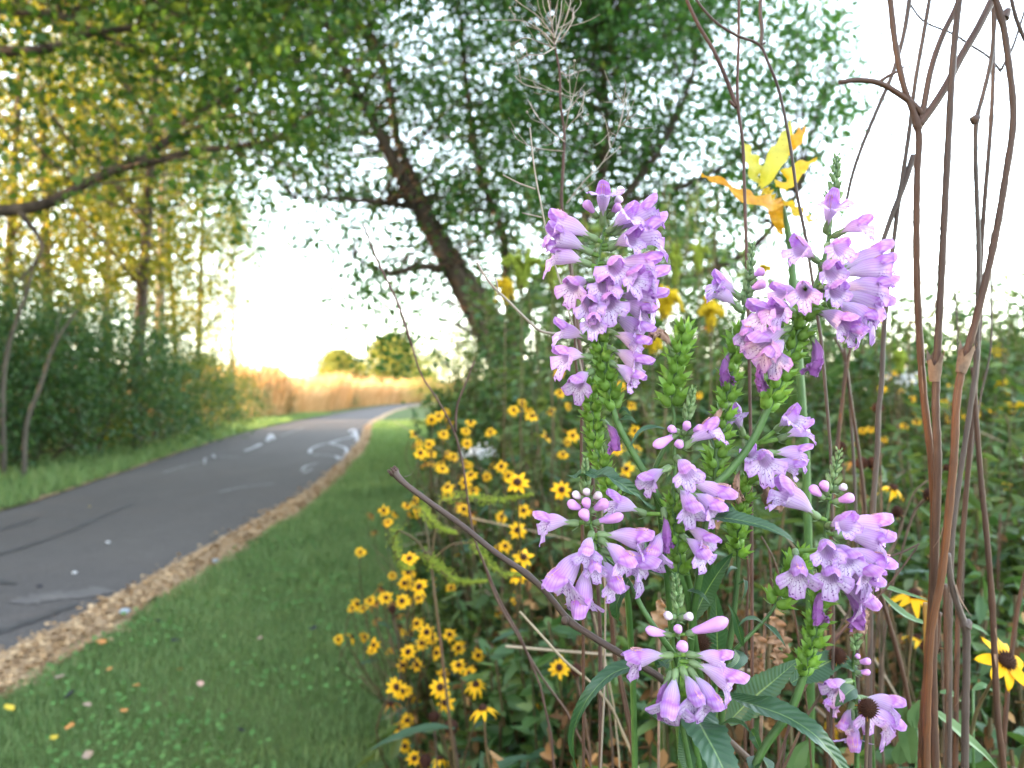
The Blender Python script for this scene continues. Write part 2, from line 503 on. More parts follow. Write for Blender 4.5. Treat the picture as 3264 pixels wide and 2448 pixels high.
# ------------------------------------------------------------------ far meadow of tall golden grass (stuff)
MAT['prairie'] = leafmat('prairie', [(.1, (.24, .15, .06)), (.45, (.42, .26, .12)), (.8, (.55, .36, .20)), (1, (.28, .26, .09))], .35, .8, .15, (1.1, 1, .8), .5)
r = np.random.default_rng(51)
def prairie_pts(K):
    y = r.uniform(30, 100, K)
    l = np.interp(y, lcurve[:, 1], lcurve[:, 0]) - np.interp(y, [30, 60, 100], [1.6, 1.2, 1.0])
    return l - 16 * r.random(K) ** 1.5 * np.interp(y, [30, 40, 100], [.9, 1, 1.4]), y
x, y = prairie_pts(26000)
x2 = r.uniform(-40, 14, 12000); y2 = r.uniform(0, 12, 12000) + np.interp(x2, [-40, -8, 2, 14], [100, 101, 115.5, 122])
x = np.r_[x, x2]; y = np.r_[y, y2]
K = len(x)
h = r.uniform(1.5, 2.7, K) * (.85 + .25 * np.sin(x * .7) * np.sin(y * .31 + 1)) * np.clip(1 + (y - 60) * .004, .9, 1.2)
tall = (np.array([(-.006, 0, 0), (.006, 0, 0), (-.006, .03, .55), (.006, .03, .55), (-.012, .07, .8), (.012, .07, .8), (0, .16, 1)]), np.array([(0, 1, 3), (0, 3, 2), (2, 3, 5), (2, 5, 4), (4, 5, 6)]))
a = r.random(K) * 6.283; m = np.zeros((K, 3, 3)); ti = r.normal(.1, .12, K)
m[:, 0, 0] = np.cos(a); m[:, 1, 0] = np.sin(a); m[:, 0, 1] = -np.sin(a); m[:, 1, 1] = np.cos(a); m[:, 0, 2] = ti; m[:, 2, 2] = 1
m[:, :, 0] *= 1.6
v, f = spread(*tall, np.c_[x, y, np.zeros(K)], m * h[:, None, None])
tag(obj('meadow_grass', np_mesh('meadow_grass', v, f, MAT['prairie'])), 'tall golden meadow grass lit by low sun beyond the wood', kind='stuff')

# ------------------------------------------------------------------ trees
def limbs(mb, polys, seg=7):
    """polys: lists of (x,y,z,r)"""
    skel = []
    for p in polys:
        q = cr(p, 6)
        mb.tube(q[:, :3], q[:, 3], seg, True)
        skel.append(q)
    return np.vstack(skel)

def twig_mesh(skel, tips, r, frac=.4, r0=.012, sag=.08):
    mb = MB()
    for c in tips[r.random(len(tips)) < frac]:
        d = np.linalg.norm(skel[:, :3] - c, axis=1) + np.clip(skel[:, 2] - c[2], 0, None) * 1.5
        s = skel[np.argmin(d)]
        a = s[:3]; L = np.linalg.norm(c - a)
        if L < .15: continue
        mid = (a + c) / 2 + r.normal(size=3) * L * .08 + (0, 0, -sag * L + .12 * L)
        rr = min(s[3] * .7, r0 * (0.6 + L * .45))
        mb.tube(cr([a, mid, c], 4), (rr, rr * .6, .003), 4, False)
    return mb

def clump_leaves(tips, per, rad, size, r, shape=LEAF_BROAD, flat=.55, droop=.35, up=.7):
    K = len(tips) * per
    base = np.repeat(tips, per, axis=0)
    o = r.normal(size=(K, 3)) * (rad, rad, rad * flat)
    n = r.normal(size=(K, 3)) * .75 + (0, 0, up)
    return spread(shape[0], shape[1], base + o, orient(n, droop, r.uniform(.65, 1.25, K) * size, r))

def tips_from_rows(rows, c0, y0, cw, ch, dlo, dhi, per, size, r, boost=1.0, stems=None, patchy=0):
    """clump centres whose share of sky covered follows the rows of digits; each gets its own distance"""
    out = []
    for j, row in enumerate(rows):
        for i, chh in enumerate(row):
            if chh in ' 0': continue
            cov = int(chh) / 10 * .985
            dm = (dlo + dhi) / 2
            area = (cw / 1661 * dm) * (ch / 1661 * dm)
            N = -math.log(1 - cov) * area / (size * size * .55 * .55) * boost / per
            if patchy: N *= 1 + patchy * (math.sin(i * 1.9 + j * .7) * math.sin(j * 1.6 - i * .5 + 1) + .5 * math.sin(i * 3.7 + j * 2.9))
            for _ in range(r.poisson(max(N, 0))):
                d = r.uniform(dlo, dhi)
                px = c0 + (i + r.random()) * cw; py = y0 + (j + r.random()) * ch
                if stems is not None:
                    dd = np.hypot(stems[:, 0] - px, stems[:, 1] - py); k = np.argmin(dd)
                    if dd[k] < 46 and d < stems[k, 2] + .3: d = stems[k, 2] + r.uniform(.3, 1.6)
                out.append(W('Z', px, py, d))
    return np.array([list(v) for v in out])

def zp(x, y, d, rad): return (*W('Z', x, y, d), rad)

# --- the big leaning tree right of the path
r = np.random.default_rng(71)
base = W('Z', 1112, 1000, 11.0); base.z = 0
T = thing('broadleaf_tree', 'big dark broadleaf tree leaning left over the path behind the flowers', 'tree', base)
mb = MB()
D0 = 11.0
skel = limbs(mb, [
    [(base.x + .05, base.y, -.05, .25), zp(1100, 900, D0, .20), zp(1082, 800, D0, .175), zp(1055, 735, D0, .165), zp(1010, 650, D0 - .1, .15), zp(968, 568, D0 - .2, .13)],
    [(base.x + .25, base.y + .2, -.05, .22), zp(1135, 880, D0 + .3, .18), zp(1108, 770, D0 + .3, .15), zp(1062, 680, D0 + .2, .13), zp(1000, 590, D0 + .2, .11), zp(930, 470, D0 + .3, .09), zp(890, 380, D0 + .4, .075), zp(858, 300, D0 + .5, .06), zp(845, 200, D0 + .6, .05), zp(800, 60, D0 + .7, .035), zp(770, -160, D0 + .9, .02)],
])
trunk = mb.build('trunk', MAT['bark'], T)
limb_sets = [
    [[zp(968, 568, D0 - .2, .13), zp(925, 490, D0 - .3, .11), zp(880, 405, D0 - .4, .095), zp(840, 330, D0 - .5, .08), zp(800, 250, D0 - .7, .065), zp(740, 140, D0 - 1.0, .05), zp(690, 0, D0 - 1.4, .035), zp(650, -200, D0 - 1.7, .02)]],
    [[zp(1100, 790, D0 + .2, .13), zp(1128, 700, D0 + .5, .11), zp(1160, 610, D0 + .7, .10), zp(1235, 540, D0 + .9, .085), zp(1330, 445, D0 + 1.1, .07), zp(1420, 330, D0 + 1.3, .055), zp(1490, 180, D0 + 1.5, .04), zp(1520, -60, D0 + 1.6, .02)]],
    [[zp(1118, 760, D0 + .3, .11), zp(1100, 640, D0 + 1.0, .09), zp(1085, 500, D0 + 1.2, .075), zp(1040, 380, D0 + 1.3, .06), zp(1010, 200, D0 + 1.2, .045), zp(990, 0, D0 + 1.1, .03)]],
    [[zp(1140, 660, D0 + .5, .09), zp(1300, 620, D0 + .1, .075), zp(1480, 600, D0 - .5, .06), zp(1620, 540, D0 - .9, .045), zp(1720, 420, D0 - 1.2, .03)]],
    [[zp(905, 450, D0 - .3, .06), zp(850, 440, D0 - .8, .045), zp(740, 430, D0 - 1.2, .03), zp(640, 430, D0 - 1.5, .015)]],
    [[zp(975, 585, D0 - .1, .07), zp(900, 575, D0 - .5, .05), zp(850, 590, D0 - .9, .035), zp(770, 560, D0 - 1.2, .02)]],
    [[zp(1160, 610, D0 + .7, .08), zp(1290, 420, D0 + .2, .06), zp(1310, 260, D0 - .3, .045), zp(1290, 80, D0 - .6, .03)]],
    [[zp(1330, 445, D0 + 1.1, .05), zp(1480, 400, D0 + 1.2, .04), zp(1660, 300, D0 + 1.2, .025), zp(1800, 200, D0 + 1.1, .012)]],
]
allsk = [skel]
for s in limb_sets:
    mb = MB(); allsk.append(limbs(mb, s, 6)); mb.build('limb', MAT['bark'], T)
skel = np.vstack(allsk)
rows = ['0000789999999999996530000',
        '0000688999999999988730000',
        '0000679999999999988740000',
        '0000069999999999997560000',
        '0000038889988899998776000',
        '0000003888878899998777100',
        '0000004778899999888677300',
        '0000004788889999998746200',
        '0000005677779999998853000',
        '0000003555789999999762000',
        '0000000244688888888630000',
        '0000000023677766666300000',
        '0000000002664300000000000',
        '0000000000440000000000000']
def zproj(q):
    x, y, z = q[0], q[1], q[2] - CAMH
    d = y * CP + z * SP; v = -y * SP + z * CP
    return ((1632 + FPX * x / d) * .6777, (1224 - FPX * v / d) * .6777, d)
STEMS = np.array([zproj(q) for q in skel if q[3] > .032])
tips = tips_from_rows(rows, -100, -320, 88, 80, 8.6, 12.8, 15, .070, r, 1.8, STEMS, .45)
mb = twig_mesh(skel, tips, r, .18, .014)
tw = tag(mb.build('twigs', MAT['bark'], T), kind='stuff')
v, f = clump_leaves(tips, 15, .23, .070, r)
tag(obj('crown', np_mesh('crown', v, f, MAT['tree_leaf'], False, T.location), T), kind='stuff')

# --- the tree whose boughs reach in from the left
r = np.random.default_rng(72)
T = thing('overhanging_tree', 'tree on the left with long dark boughs reaching over the path', 'tree', (-6.9, 6.6, 0))
mb = MB()
skel = limbs(mb, [[(-6.9, 6.6, -.05, .26), (-6.85, 6.6, 1.2, .22), (-6.6, 6.6, 2.4, .19), (-6.5, 6.7, 4.2, .15), (-6.2, 6.8, 6.5, .09), (-6.1, 6.9, 8.5, .03)]])
mb.build('trunk', MAT['bark'], T)
allsk = [skel]
for s in ([(-6.7, 6.6, 2.2, .10), zp(-250, 400, 6.6, .085), zp(-60, 452, 6.4, .075), zp(40, 452, 6.4, .068), zp(110, 436, 6.4, .062), zp(170, 405, 6.4, .058), zp(240, 370, 6.5, .052), zp(330, 350, 6.6, .046), zp(420, 326, 6.7, .04), zp(500, 318, 6.8, .034), zp(590, 298, 6.9, .026), zp(680, 240, 7.0, .014)],
          [zp(240, 372, 6.5, .045), zp(330, 330, 6.5, .038), zp(400, 262, 6.6, .034), zp(480, 215, 6.7, .028), zp(580, 165, 6.8, .02), zp(660, 120, 6.9, .012)],
          [(-6.5, 6.7, 4.2, .10), zp(-150, 140, 6.4, .08), zp(0, 112, 6.3, .065), zp(90, 108, 6.3, .055), zp(200, 70, 6.4, .045), zp(290, 60, 6.5, .038), zp(420, 22, 6.6, .03), zp(560, -40, 6.7, .02)],
          [(-6.5, 6.7, 4.4, .08), zp(-100, 10, 6.6, .06), zp(30, 25, 6.5, .05), zp(130, 36, 6.5, .04), zp(250, 90, 6.5, .028), zp(380, 130, 6.5, .015)],
          [zp(290, 62, 6.5, .03), zp(360, -10, 6.3, .024), zp(470, -90, 6.1, .012)],
          [zp(40, 452, 6.4, .04), zp(90, 540, 6.3, .02), zp(30, 620, 6.3, .01)],
          [(-6.2, 6.8, 6.2, .08), zp(60, -260, 6.4, .05), zp(350, -330, 6.3, .03), zp(600, -300, 6.3, .015)]):
    s = [(*q[:3], q[3] * .74) for q in s]; mb = MB(); allsk.append(limbs(mb, [s], 7)); mb.build('limb', MAT['bark'], T)
skel = np.vstack(allsk)
rows = ['888888888877400',
        '888889999987500',
        '787789999988600',
        '788689999987600',
        '777758999998730',
        '776658899998600',
        '776577888999500',
        '764456788898300',
        '764234567777200',
        '753334445654000',
        '654222323453000',
        '431110012210000',
        '320000000000000']
tips = tips_from_rows(rows, -350, -400, 88, 74, 5.4, 7.6, 11, .066, r, 1.12)
mb = twig_mesh(skel, tips, r, .35, .010)
tag(mb.build('twigs', MAT['bark'], T), kind='stuff')
v, f = clump_leaves(tips, 11, .17, .066, r)
tag(obj('crown', np_mesh('crown', v, f, MAT['tree_leaf_dark'], False, T.location), T), kind='stuff')

# --- general trees, built once per kind and copied
def make_tree(name, label, cat, H, crown0, rad, nclump, per, leaf, leafm, barkm, seed, r0=.09, lean=.3, shape=LEAF_BROAD, pw=.8, crad=.28, group=None):
    r = np.random.default_rng(seed)
    T = thing(name, label, cat, (0, 0, 0), group)
    mb = MB()
    lx, ly = r.normal(0, lean, 2)
    main = [(0, 0, -.05, r0 * 1.25), (lx * .1, ly * .1, H * .15, r0), (lx * .4, ly * .35, H * .4, r0 * .75), (lx * .7, ly * .8, H * .7, r0 * .5), (lx, ly, H * .97, .012)]
    sk = limbs(mb, [main])
    mb.build('trunk', barkm, T)
    u = r.random(nclump) ** pw
    z = crown0 + (H - crown0) * u
    prof = np.sin(np.clip((z - crown0) / (H - crown0), 0.02, 1) ** .75 * math.pi) ** .7 + .12
    aa = r.random(nclump) * 6.283; q = np.sqrt(r.random(nclump)) * rad * prof
    lob = 1 + .25 * np.sin(aa * 3 + z * 2 + seed) + .15 * np.sin(aa * 5 - z * 3)
    cx = np.interp(z, [0, H], [0, lx]); cy = np.interp(z, [0, H], [0, ly])
    tips = np.c_[cx + np.cos(aa) * q * lob, cy + np.sin(aa) * q * lob, z]
    for _ in range(int(6 + nclump / 90)):
        mb = MB()
        t = tips[r.integers(nclump)]
        zz = max(crown0 * .7, t[2] - np.hypot(t[0] - lx, t[1] - ly) * .9)
        a = np.array([np.interp(zz, [0, H], [0, lx]), np.interp(zz, [0, H], [0, ly]), zz])
        q4 = cr([(*a, r0 * .35), (*((a + t) / 2 + (0, 0, .1)), r0 * .22), (*t, .008)], 4)
        mb.tube(q4[:, :3], q4[:, 3], 5, False)
        mb.build('limb', barkm, T)
    v, f = clump_leaves(tips, per, crad, leaf, r, shape)
    tag(obj('crown', np_mesh('crown', v, f, leafm), T), kind='stuff')
    return T

def copy_thing(o, loc, rz=0, s=1.0, label=None, group=None):
    c = o.copy(); COL.objects.link(c)
    c.location = loc; c.rotation_euler = (0, 0, rz); c.scale = (s, s, s)
    if label: c['label'] = label
    if group: c['group'] = group
    for ch in o.children:
        k = ch.copy(); COL.objects.link(k); k.parent = c
        for g2 in ch.children:
            q = g2.copy(); COL.objects.link(q); q.parent = k
    return c

first = {}
def place(key, maker, loc, rz, s, label, group=None):
    if key not in first:
        first[key] = maker()
        o = first[key]
        o.location = loc; o.rotation_euler = (0, 0, rz); o.scale = (s, s, s)
        o['label'] = label
        if group: o['group'] = group
        return o
    return copy_thing(first[key], loc, rz, s, label, group)

def slender(seed, bark='bark', H=12.5, c0=3.3, rad=2.1, ncl=760):
    return lambda: make_tree('slender_tree', '', 'tree', H, c0, rad, ncl, 12, .10, MAT['wood_leaf'], MAT[bark], seed, .12, .5, LEAF_BROAD, .85, .26)
WG = 'slender trees of the wood left of the path'
def gz(px, d):      # ground point under column px (full-picture scale) at distance d
    p = W('Z', px, 850, d); return (p.x, p.y, 0)
for px, d, key, s, rz, lab in (
        (292, 15.5, 'a', 1.0, .3, 'dark thin trunked tree, straightest among the sunlit trees left of the path'),
        (342, 19, 'b', 1.0, 1.2, 'slender tree with a sunlit trunk just right of the dark straight trunk'),
        (225, 20, 'c', 1.0, 2.0, 'slender tree with orange lit bark left of the dark straight trunk'),
        (425, 24, 'd', .85, .5, 'yellow leaved slender tree at the meadow end of the wood'),
        (500, 27, 'b', .62, 3.4, 'small golden tree, last of the wood before the open meadow'),
        (110, 17, 'd', 1.0, 4.0, 'slender tree rising above the pale leaning stem at the wood edge'),
        (10, 16, 'a', .95, 2.6, 'slender tree at the far left behind the low bough'),
        (385, 25, 'a', .9, 5.1, 'slender tree half hidden between the sunlit trunks'),
        (170, 24, 'b', 1.05, .9, 'tall slender tree deep behind the wood edge shrubs'),
        (-120, 19, 'c', 1.0, 1.9, 'slender tree beyond the left edge of the path wood')):
    place('slender' + key, slender(80 + ord(key), 'bark_pale' if key in 'bc' else 'bark'), gz(px, d), rz, s, lab, WG)
i = 0
r = np.random.default_rng(91)
for yy in np.arange(-30, 13, 4.2):
    for xx in (-10.5, -14.5):
        i += 1
        place('slender' + 'abcd'[i % 4], None, (xx + r.normal(0, .8), yy + r.normal(0, .8), 0), r.random() * 6, r.uniform(.95, 1.2), 'slender tree standing deep inside the wood left of the path', WG)

def shrub(seed, H, rad, ncl, leafm='shrub_leaf', leaf=.075, c0=.15):
    def go():
        r = np.random.default_rng(seed)
        T = thing('leafy_shrub', '', 'shrub')
        aa = r.random(ncl) * 6.283; u = r.random(ncl)
        z = c0 + (H - c0) * u ** .85
        q = rad * np.sqrt(1 - (z / H) ** 2.2 + .03) * np.sqrt(r.uniform(.35, 1, ncl)) * (1 + .25 * np.sin(aa * 3 + seed) + .12 * np.sin(aa * 7 + z * 4))
        tips = np.c_[np.cos(aa) * q, np.sin(aa) * q, z * (1 + .22 * np.sin(aa * 4 + seed) + .10 * np.sin(aa * 9 + 2 * seed))]
        sp = r.integers(ncl, size=ncl // 5); tips[sp] += np.c_[np.cos(aa[sp]) * .3, np.sin(aa[sp]) * .3, .25 + .5 * r.random(len(sp))] * r.random((len(sp), 1))
        mb = MB()
        for t in tips[r.integers(ncl, size=9)]:
            q4 = cr([(t[0] * .1, t[1] * .1, -.03, .02), (t[0] * .5, t[1] * .5, t[2] * .6, .014), (*t, .005)], 4)
            mb.tube(q4[:, :3], q4[:, 3], 5, False)
        tag(mb.build('stems', MAT['bark'], T), kind='stuff')
        v, f = clump_leaves(tips, 14, .17, leaf, r, LEAF_OVAL)
        tag(obj('foliage', np_mesh('foliage', v, f, MAT[leafm]), T), kind='stuff')
        return T
    return go
SG = 'dark shrubs along the edge of the wood'
for px, d, key, s, rz, lab in (
        (-60, 10.8, 'a', .95, 0, 'dark green shrub at the wood edge nearest the left of the lawn strip'),
        (70, 11.5, 'b', .95, 1, 'dark green shrub under the pale leaning stem'),
        (185, 12.8, 'a', 1.0, 2.2, 'bulky dark shrub left of the straight dark trunk'),
        (290, 14.5, 'b', 1.0, 3.1, 'dark shrub at the foot of the straight dark trunk'),
        (370, 17.5, 'a', .95, 4.4, 'dark shrub in front of the sunlit slender trunks'),
        (120, 15.0, 'b', 1.25, 5.0, 'tall dark shrub in the second row behind the pale leaning stem'),
        (255, 18, 'a', 1.2, .6, 'tall dark shrub in the second row beside the straight trunk'),
        (-10, 14.5, 'b', 1.25, 1.9, 'tall dark shrub in the second row at the left'),
        (440, 21, 'c', 1.0, 1.4, 'low mid green shrub where the wood meets the golden grass'),
        (515, 27, 'c', .9, 3.0, 'small green shrub standing before the golden grass'),
        (600, 36, 'c', .65, 1.0, 'low green shrub at the foot of the golden grass by the path'),
        (745, 58, 'c', .8, 2.0, 'far dark green bush at the golden grass beside the path bend'),
        (330, 16.2, 'd', .95, .4, 'loose yellow green shrub beside the straight dark trunk'),
        (405, 19.5, 'd', 1.0, 2.4, 'loose yellow green shrub near the meadow end of the dark shrubs'),
        (150, 13.6, 'd', 1.0, 4.1, 'loose yellow green shrub poking out above the dark shrubs'),
        (30, 12.9, 'd', .95, 5.2, 'loose yellow green shrub behind the pale stems at the far left'),
        (462, 24, 'd', .8, 1.2, 'loose golden shrub last in the row before the golden grass'),
        (-230, 10.5, 'a', 1.1, 1.5, 'dark shrub left of the wood edge, cut by the picture side')):
    place('shrub' + key, shrub({'a': 101, 'b': 102, 'c': 103, 'd': 104}[key], {'a': 2.25, 'b': 2.1, 'c': 1.8, 'd': 3.2}[key], {'a': 1.5, 'b': 1.4, 'c': 1.2, 'd': 1.3}[key], {'a': 400, 'b': 380, 'c': 320, 'd': 260}[key], 'wood_leaf' if key == 'd' else 'shrub_leaf'), gz(px, d), rz, s, lab, SG)
r = np.random.default_rng(93)
rows_ = [(-8.6, yy, r.uniform(1.0, 1.35)) for yy in np.arange(-22, 9, 2.4)] + [(-12.5, yy, r.uniform(1.8, 2.05)) for yy in np.arange(-34, 14, 3.0)] + [(-17, yy, r.uniform(2.0, 2.3)) for yy in np.arange(-36, 17, 3.6)] + [(-13.5, yy, 1.3) for yy in (17, 20)]  # shrub rows added out of view to keep the low sun off the foreground
for j, (xx, yy, sc) in enumerate(rows_):
    place('shrub' + 'ab'[j % 2], None, (xx + r.normal(0, .5), yy, 0), r.random() * 6, sc, 'unseen dark shrub added left of the viewer to shade the path and flowers', SG)

MAT['bark_mid'] = plain('bark_mid', (.07, .06, .05), (.14, .12, .10), 9, .95, (1, 1, .25), .1, .7)
# pale leaning stems in the shrubs
for pts, lab in (([(60, 905), (85, 840), (120, 740), (168, 668)], 'pale bare stem leaning right out of the dark shrubs'),
                 ([(20, 740), (55, 640), (78, 555)], 'thin grey stem slanting up above the dark shrubs')):
    q = [W('Z', px, py, 9.9) for px, py in pts]
    b0 = q[0] + (q[0] - q[1]) * .3; b0.z = 0
    T = thing('bare_stem', lab, 'tree', b0)
    mb = MB(); c = cr([b0] + q, 5); mb.tube(c, (.032, .028, .022, .012), 6); mb.build('trunk', MAT['bark_mid'], T)
    mb = MB(); c = cr([q[-2], (q[-2] + q[-1]) / 2 + Vector((-.1, 0, .12)), q[-1] + Vector((-.2, .1, .1))], 4); mb.tube(c, (.012, .004), 5); mb.build('limb', MAT['bark_mid'], T)

# far trees
far = lambda seed, H, rad, ncl: (lambda: make_tree('round_tree', '', 'tree', H, H * .02, rad, ncl, 16, .34, MAT['far_leaf'], MAT['bark'], seed, .2, .2, LEAF_BROAD, .7, .7))
place('far1', far(111, 10.5, 5.2, 1100), gz(852, 128), 0, 1.0, 'larger of two round sunlit trees beyond the golden meadow')
place('far2', far(112, 7.9, 3.9, 800), gz(735, 128), 1, 1.0, 'smaller of two round sunlit trees beyond the golden meadow')
for px, d, s, lab in ((915, 150, .7, 'small far tree between the round trees and the willowy bush'), (520, 150, .75, 'far low tree on the skyline above the golden grass'), (590, 165, .8, 'far tree on the skyline right of the wood end'), (440, 140, .9, 'far tree on the skyline glimpsed behind the wood end'), (640, 190, .6, 'tiny far tree above the middle of the golden grass')):
    place('far2', None, gz(px, d), px, s, lab)
for px, d, s, lab in ((2180, 95, .75, 'far warm tree on the skyline at the right behind the weeds'), (2075, 120, .6, 'small far tree on the skyline between the tall stalks'), (2330, 90, .9, 'far tree on the skyline beyond the right picture side')):
    place('far1', None, gz(px, d), px, s, lab)
MAT['willow_leaf'] = leafmat('willow_leaf', [(.1, (.05, .085, .02)), (.5, (.10, .14, .03)), (1, (.20, .20, .05))], .45, .5, .25)
will = lambda: make_tree('willowy_bush', '', 'bush', 3.9, .2, 1.9, 520, 16, .12, MAT['willow_leaf'], MAT['bark'], 121, .06, .1, LEAF_LANCE, .75, .3)
place('will', will, gz(992, 33), 0, 1.0, 'yellow green willowy bush left of the leaning trunk')
place('will', None, gz(1062, 27), 2, .85, 'willowy bush right behind the foot of the leaning trunk')
place('will', None, gz(945, 52), 4, 1.0, 'willowy bush farthest along the lawn edge')
# ------------------------------------------------------------------ wildflower bed: undergrowth (stuff)
MAT['weed'] = leafmat('weed', [(.1, (.026, .068, .022)), (.45, (.056, .122, .034)), (.8, (.105, .17, .042)), (1, (.17, .18, .045))], .3, .45, .35, (1.2, 1.15, .6), 2)
MAT['weed_light'] = leafmat('weed_light', [(.1, (.045, .085, .025)), (.6, (.085, .14, .04)), (1, (.15, .17, .05))], .4, .5, .3, (1.2, 1.1, .6), 1.5)
MAT['dry_leaf'] = leafmat('dry_leaf', [(.1, (.045, .022, .010)), (.45, (.13, .066, .026)), (.9, (.34, .20, .085))], .2, .8, .2, (1.1, 1, .8), 4)
MAT['weed_stem'] = plain('weed_stem', (.04, .06, .02), (.13, .07, .035), 3, .7)
MAT['straw'] = plain('straw', (.20, .15, .10), (.38, .30, .21), 14, .8)
def bed_height(x, y):
    h = np.interp(y, [.5, 1.0, 1.6, 2.4, 3.4, 5, 8, 14, 20], [.66, .72, .78, .90, 1.10, 1.62, 1.98, 2.1, 2.0]) * (1 + .34 * np.exp(-((x - .75) / 1.0) ** 2) * np.clip((y - 3) / 1.5, 0, 1))
    return h * np.clip(.30 + (x - bed_edge(y)) / np.interp(y, [1, 3, 6, 9, 14], [.55, .9, 1.1, 1.9, 3.4]), .30, 1)
def weeds(name, label, K, y0, y1, nleaf, leaf, shape, mat, seed, hk=(.55, 1.05), t0=.12, droop=.4, up=.55, xr=1.0, xmin=0.0, stem=True, lead=1.0, mask=None):
    r = np.random.default_rng(seed)
    y = y0 * (y1 / y0) ** r.random(K)
    e = bed_edge(y) + .08 + xmin
    x = e + (np.maximum(.85 * y + .8, 1.0) * xr - e) * r.random(K)
    if mask is not None:
        kp = mask(x, y, r); x, y = x[kp], y[kp]; K = len(x)
    h = bed_height(x, y) * r.uniform(*hk, K)
    lean = r.normal(0, .12, (K, 2)) * h[:, None]
    t = t0 + (1 - t0) * r.random((K, nleaf)) ** .8
    P = np.stack([x[:, None] + lean[:, :1] * t ** 2, y[:, None] + lean[:, 1:] * t ** 2, h[:, None] * t], -1).reshape(-1, 3)
    a = r.random(len(P)) * 6.283
    ld = np.c_[np.cos(a), np.sin(a), np.zeros(len(P))]
    nn = -ld * .35 + r.normal(size=P.shape) * .35 + (0, 0, up)
    sz = r.uniform(.6, 1.2, len(P)) * leaf * (1.25 - .55 * t.ravel())
    v, f = spread(shape[0], shape[1], P, orient(nn, droop, sz, r, ld * lead))
    tag(obj(name, np_mesh(name, v, f, mat)), label, kind='stuff')
    if stem:
        s3 = np.array([(math.cos(q) * .5, math.sin(q) * .5, zz) for zz in (0, 1) for q in (0, 2.09, 4.19)])
        sf = np.array([(0, 1, 4, 3), (1, 2, 5, 4), (2, 0, 3, 5)])
        m = np.zeros((K, 3, 3)); wd = r.uniform(.004, .007, K); m[:, 0, 0] = wd; m[:, 1, 1] = wd
        m[:, 0, 2] = lean[:, 0]; m[:, 1, 2] = lean[:, 1]; m[:, 2, 2] = h
        v, f = spread(s3, sf, np.c_[x, y, np.zeros(K)], m)
        tag(obj(name + '_stems', np_mesh(name + '_stems', v, f, MAT['weed_stem'])), 'thin stems of the ' + label, kind='stuff')
weeds('undergrowth', 'dark green leafy undergrowth filling the wildflower bed', 1250, .72, 4, 60, .075, (LEAF_LANCE[0] * (1.9, 1, 1), LEAF_LANCE[1]), MAT['weed'], 201, mask=lambda x, y, r: (r.random(len(x)) > .4) | (x < -.15) | (x > .75) | (y > 1.9))
weeds('meadow_undergrowth', 'dense green weeds of the bed farther back to the right', 1500, 3.2, 17, 58, .108, (LEAF_LANCE[0] * (2.0, 1, 1), LEAF_LANCE[1]), MAT['weed'], 202, (.55, 1.22))
weeds('broad_leaf_undergrowth', 'broad leaved dark plants low in the bed', 420, .75, 5, 22, .085, LEAF_OVAL, MAT['weed'], 203, (.35, .85))
weeds('pale_undergrowth', 'lighter yellow green weeds standing among the darker ones', 800, 1.6, 14, 60, .085, (LEAF_LANCE[0] * (1.5, 1, 1), LEAF_LANCE[1]), MAT['weed_light'], 204, (.75, 1.25))
weeds('dry_undergrowth', 'withered brown leaves hanging on dead stems in the bed', 1500, .72, 2.6, 26, .034, LEAF_OVAL, MAT['dry_leaf'], 205, (.5, 1.08), .1, 1.2, .3, mask=lambda x, y, r: (r.random(len(x)) > .8) | ((x > -.25) & (x < .85) & (y < 2.1)))
x, y = None, None
r = np.random.default_rng(207)
K = 3000
y = .6 * (6 / .6) ** r.random(K); e = bed_edge(y) + .02; x = e + (.85 * y + .8 - e) * r.random(K)
v, f = blades(x, y, r, r.uniform(.15, .5, K) * np.clip(bed_height(x, y), .3, 1))
tag(obj('long_grass', np_mesh('long_grass', v, f, MAT['weed'])), 'long uncut grass blades between the weeds', kind='stuff')
mb = MB()
for i in range(130):
    yy = .8 * (4 / .8) ** r.random(); e = bed_edge(yy) + .1; xx = e + (.8 * yy + .6 - e) * r.random()
    h = bed_height(xx, yy) * r.uniform(.3, .9); L = r.uniform(.2, .6); a = r.random() * 6.28
    p0 = np.array([xx, yy, h]); dr = np.array([math.cos(a), math.sin(a), r.normal(0, .4)]) * L
    mb.tube(cr([p0, p0 + dr * .5 + r.normal(0, .03, 3), p0 + dr], 4), r.uniform(.0012, .0025), 4, False)
tag(mb.build('dead_stems', MAT['straw']), 'pale dead stems lying crosswise through the undergrowth', kind='stuff')

# ------------------------------------------------------------------ brown-eyed susans
def petalmat(name, c0, c1, tip):
    m, nt, bs, out = newmat(name)
    sp = nt.nodes.new('ShaderNodeSeparateXYZ'); nt.links.new(coord(nt, 'UV'), sp.inputs[0])
    oi = nt.nodes.new('ShaderNodeObjectInfo')
    st = noise(nt, 9, 2, mapping(nt, coord(nt, 'UV'), (3, .3, 1)))
    c = ramp(nt, sp.outputs[1], [(0, c0), (.25, c1), (1, tip)])
    c = mixc(nt, math_node(nt, 'MULTIPLY', st, .35), c, c0)
    nt.links.new(c, bs.inputs['Base Color']); bs.inputs['Roughness'].default_value = .55
    bs.inputs['Specular IOR Level'].default_value = .2
    thin(nt, bs, out, c, .3, (1.05, 1, .9))
    return m
MAT['ray'] = petalmat('ray', (.68, .30, .005), (.84, .455, .008), (.86, .53, .012))
MAT['ray_old'] = petalmat('ray_old', (.30, .10, .015), (.50, .20, .03), (.55, .26, .05))
MAT['cone'] = plain('cone', (.012, .005, .004), (.075, .028, .014), 700, .85)
MAT['cone_rust'] = plain('cone_rust', (.016, .006, .004), (.075, .026, .014), 600, .9)
MAT['susan_stem'] = plain('susan_stem', (.06, .07, .025), (.12, .06, .035), 8, .7)
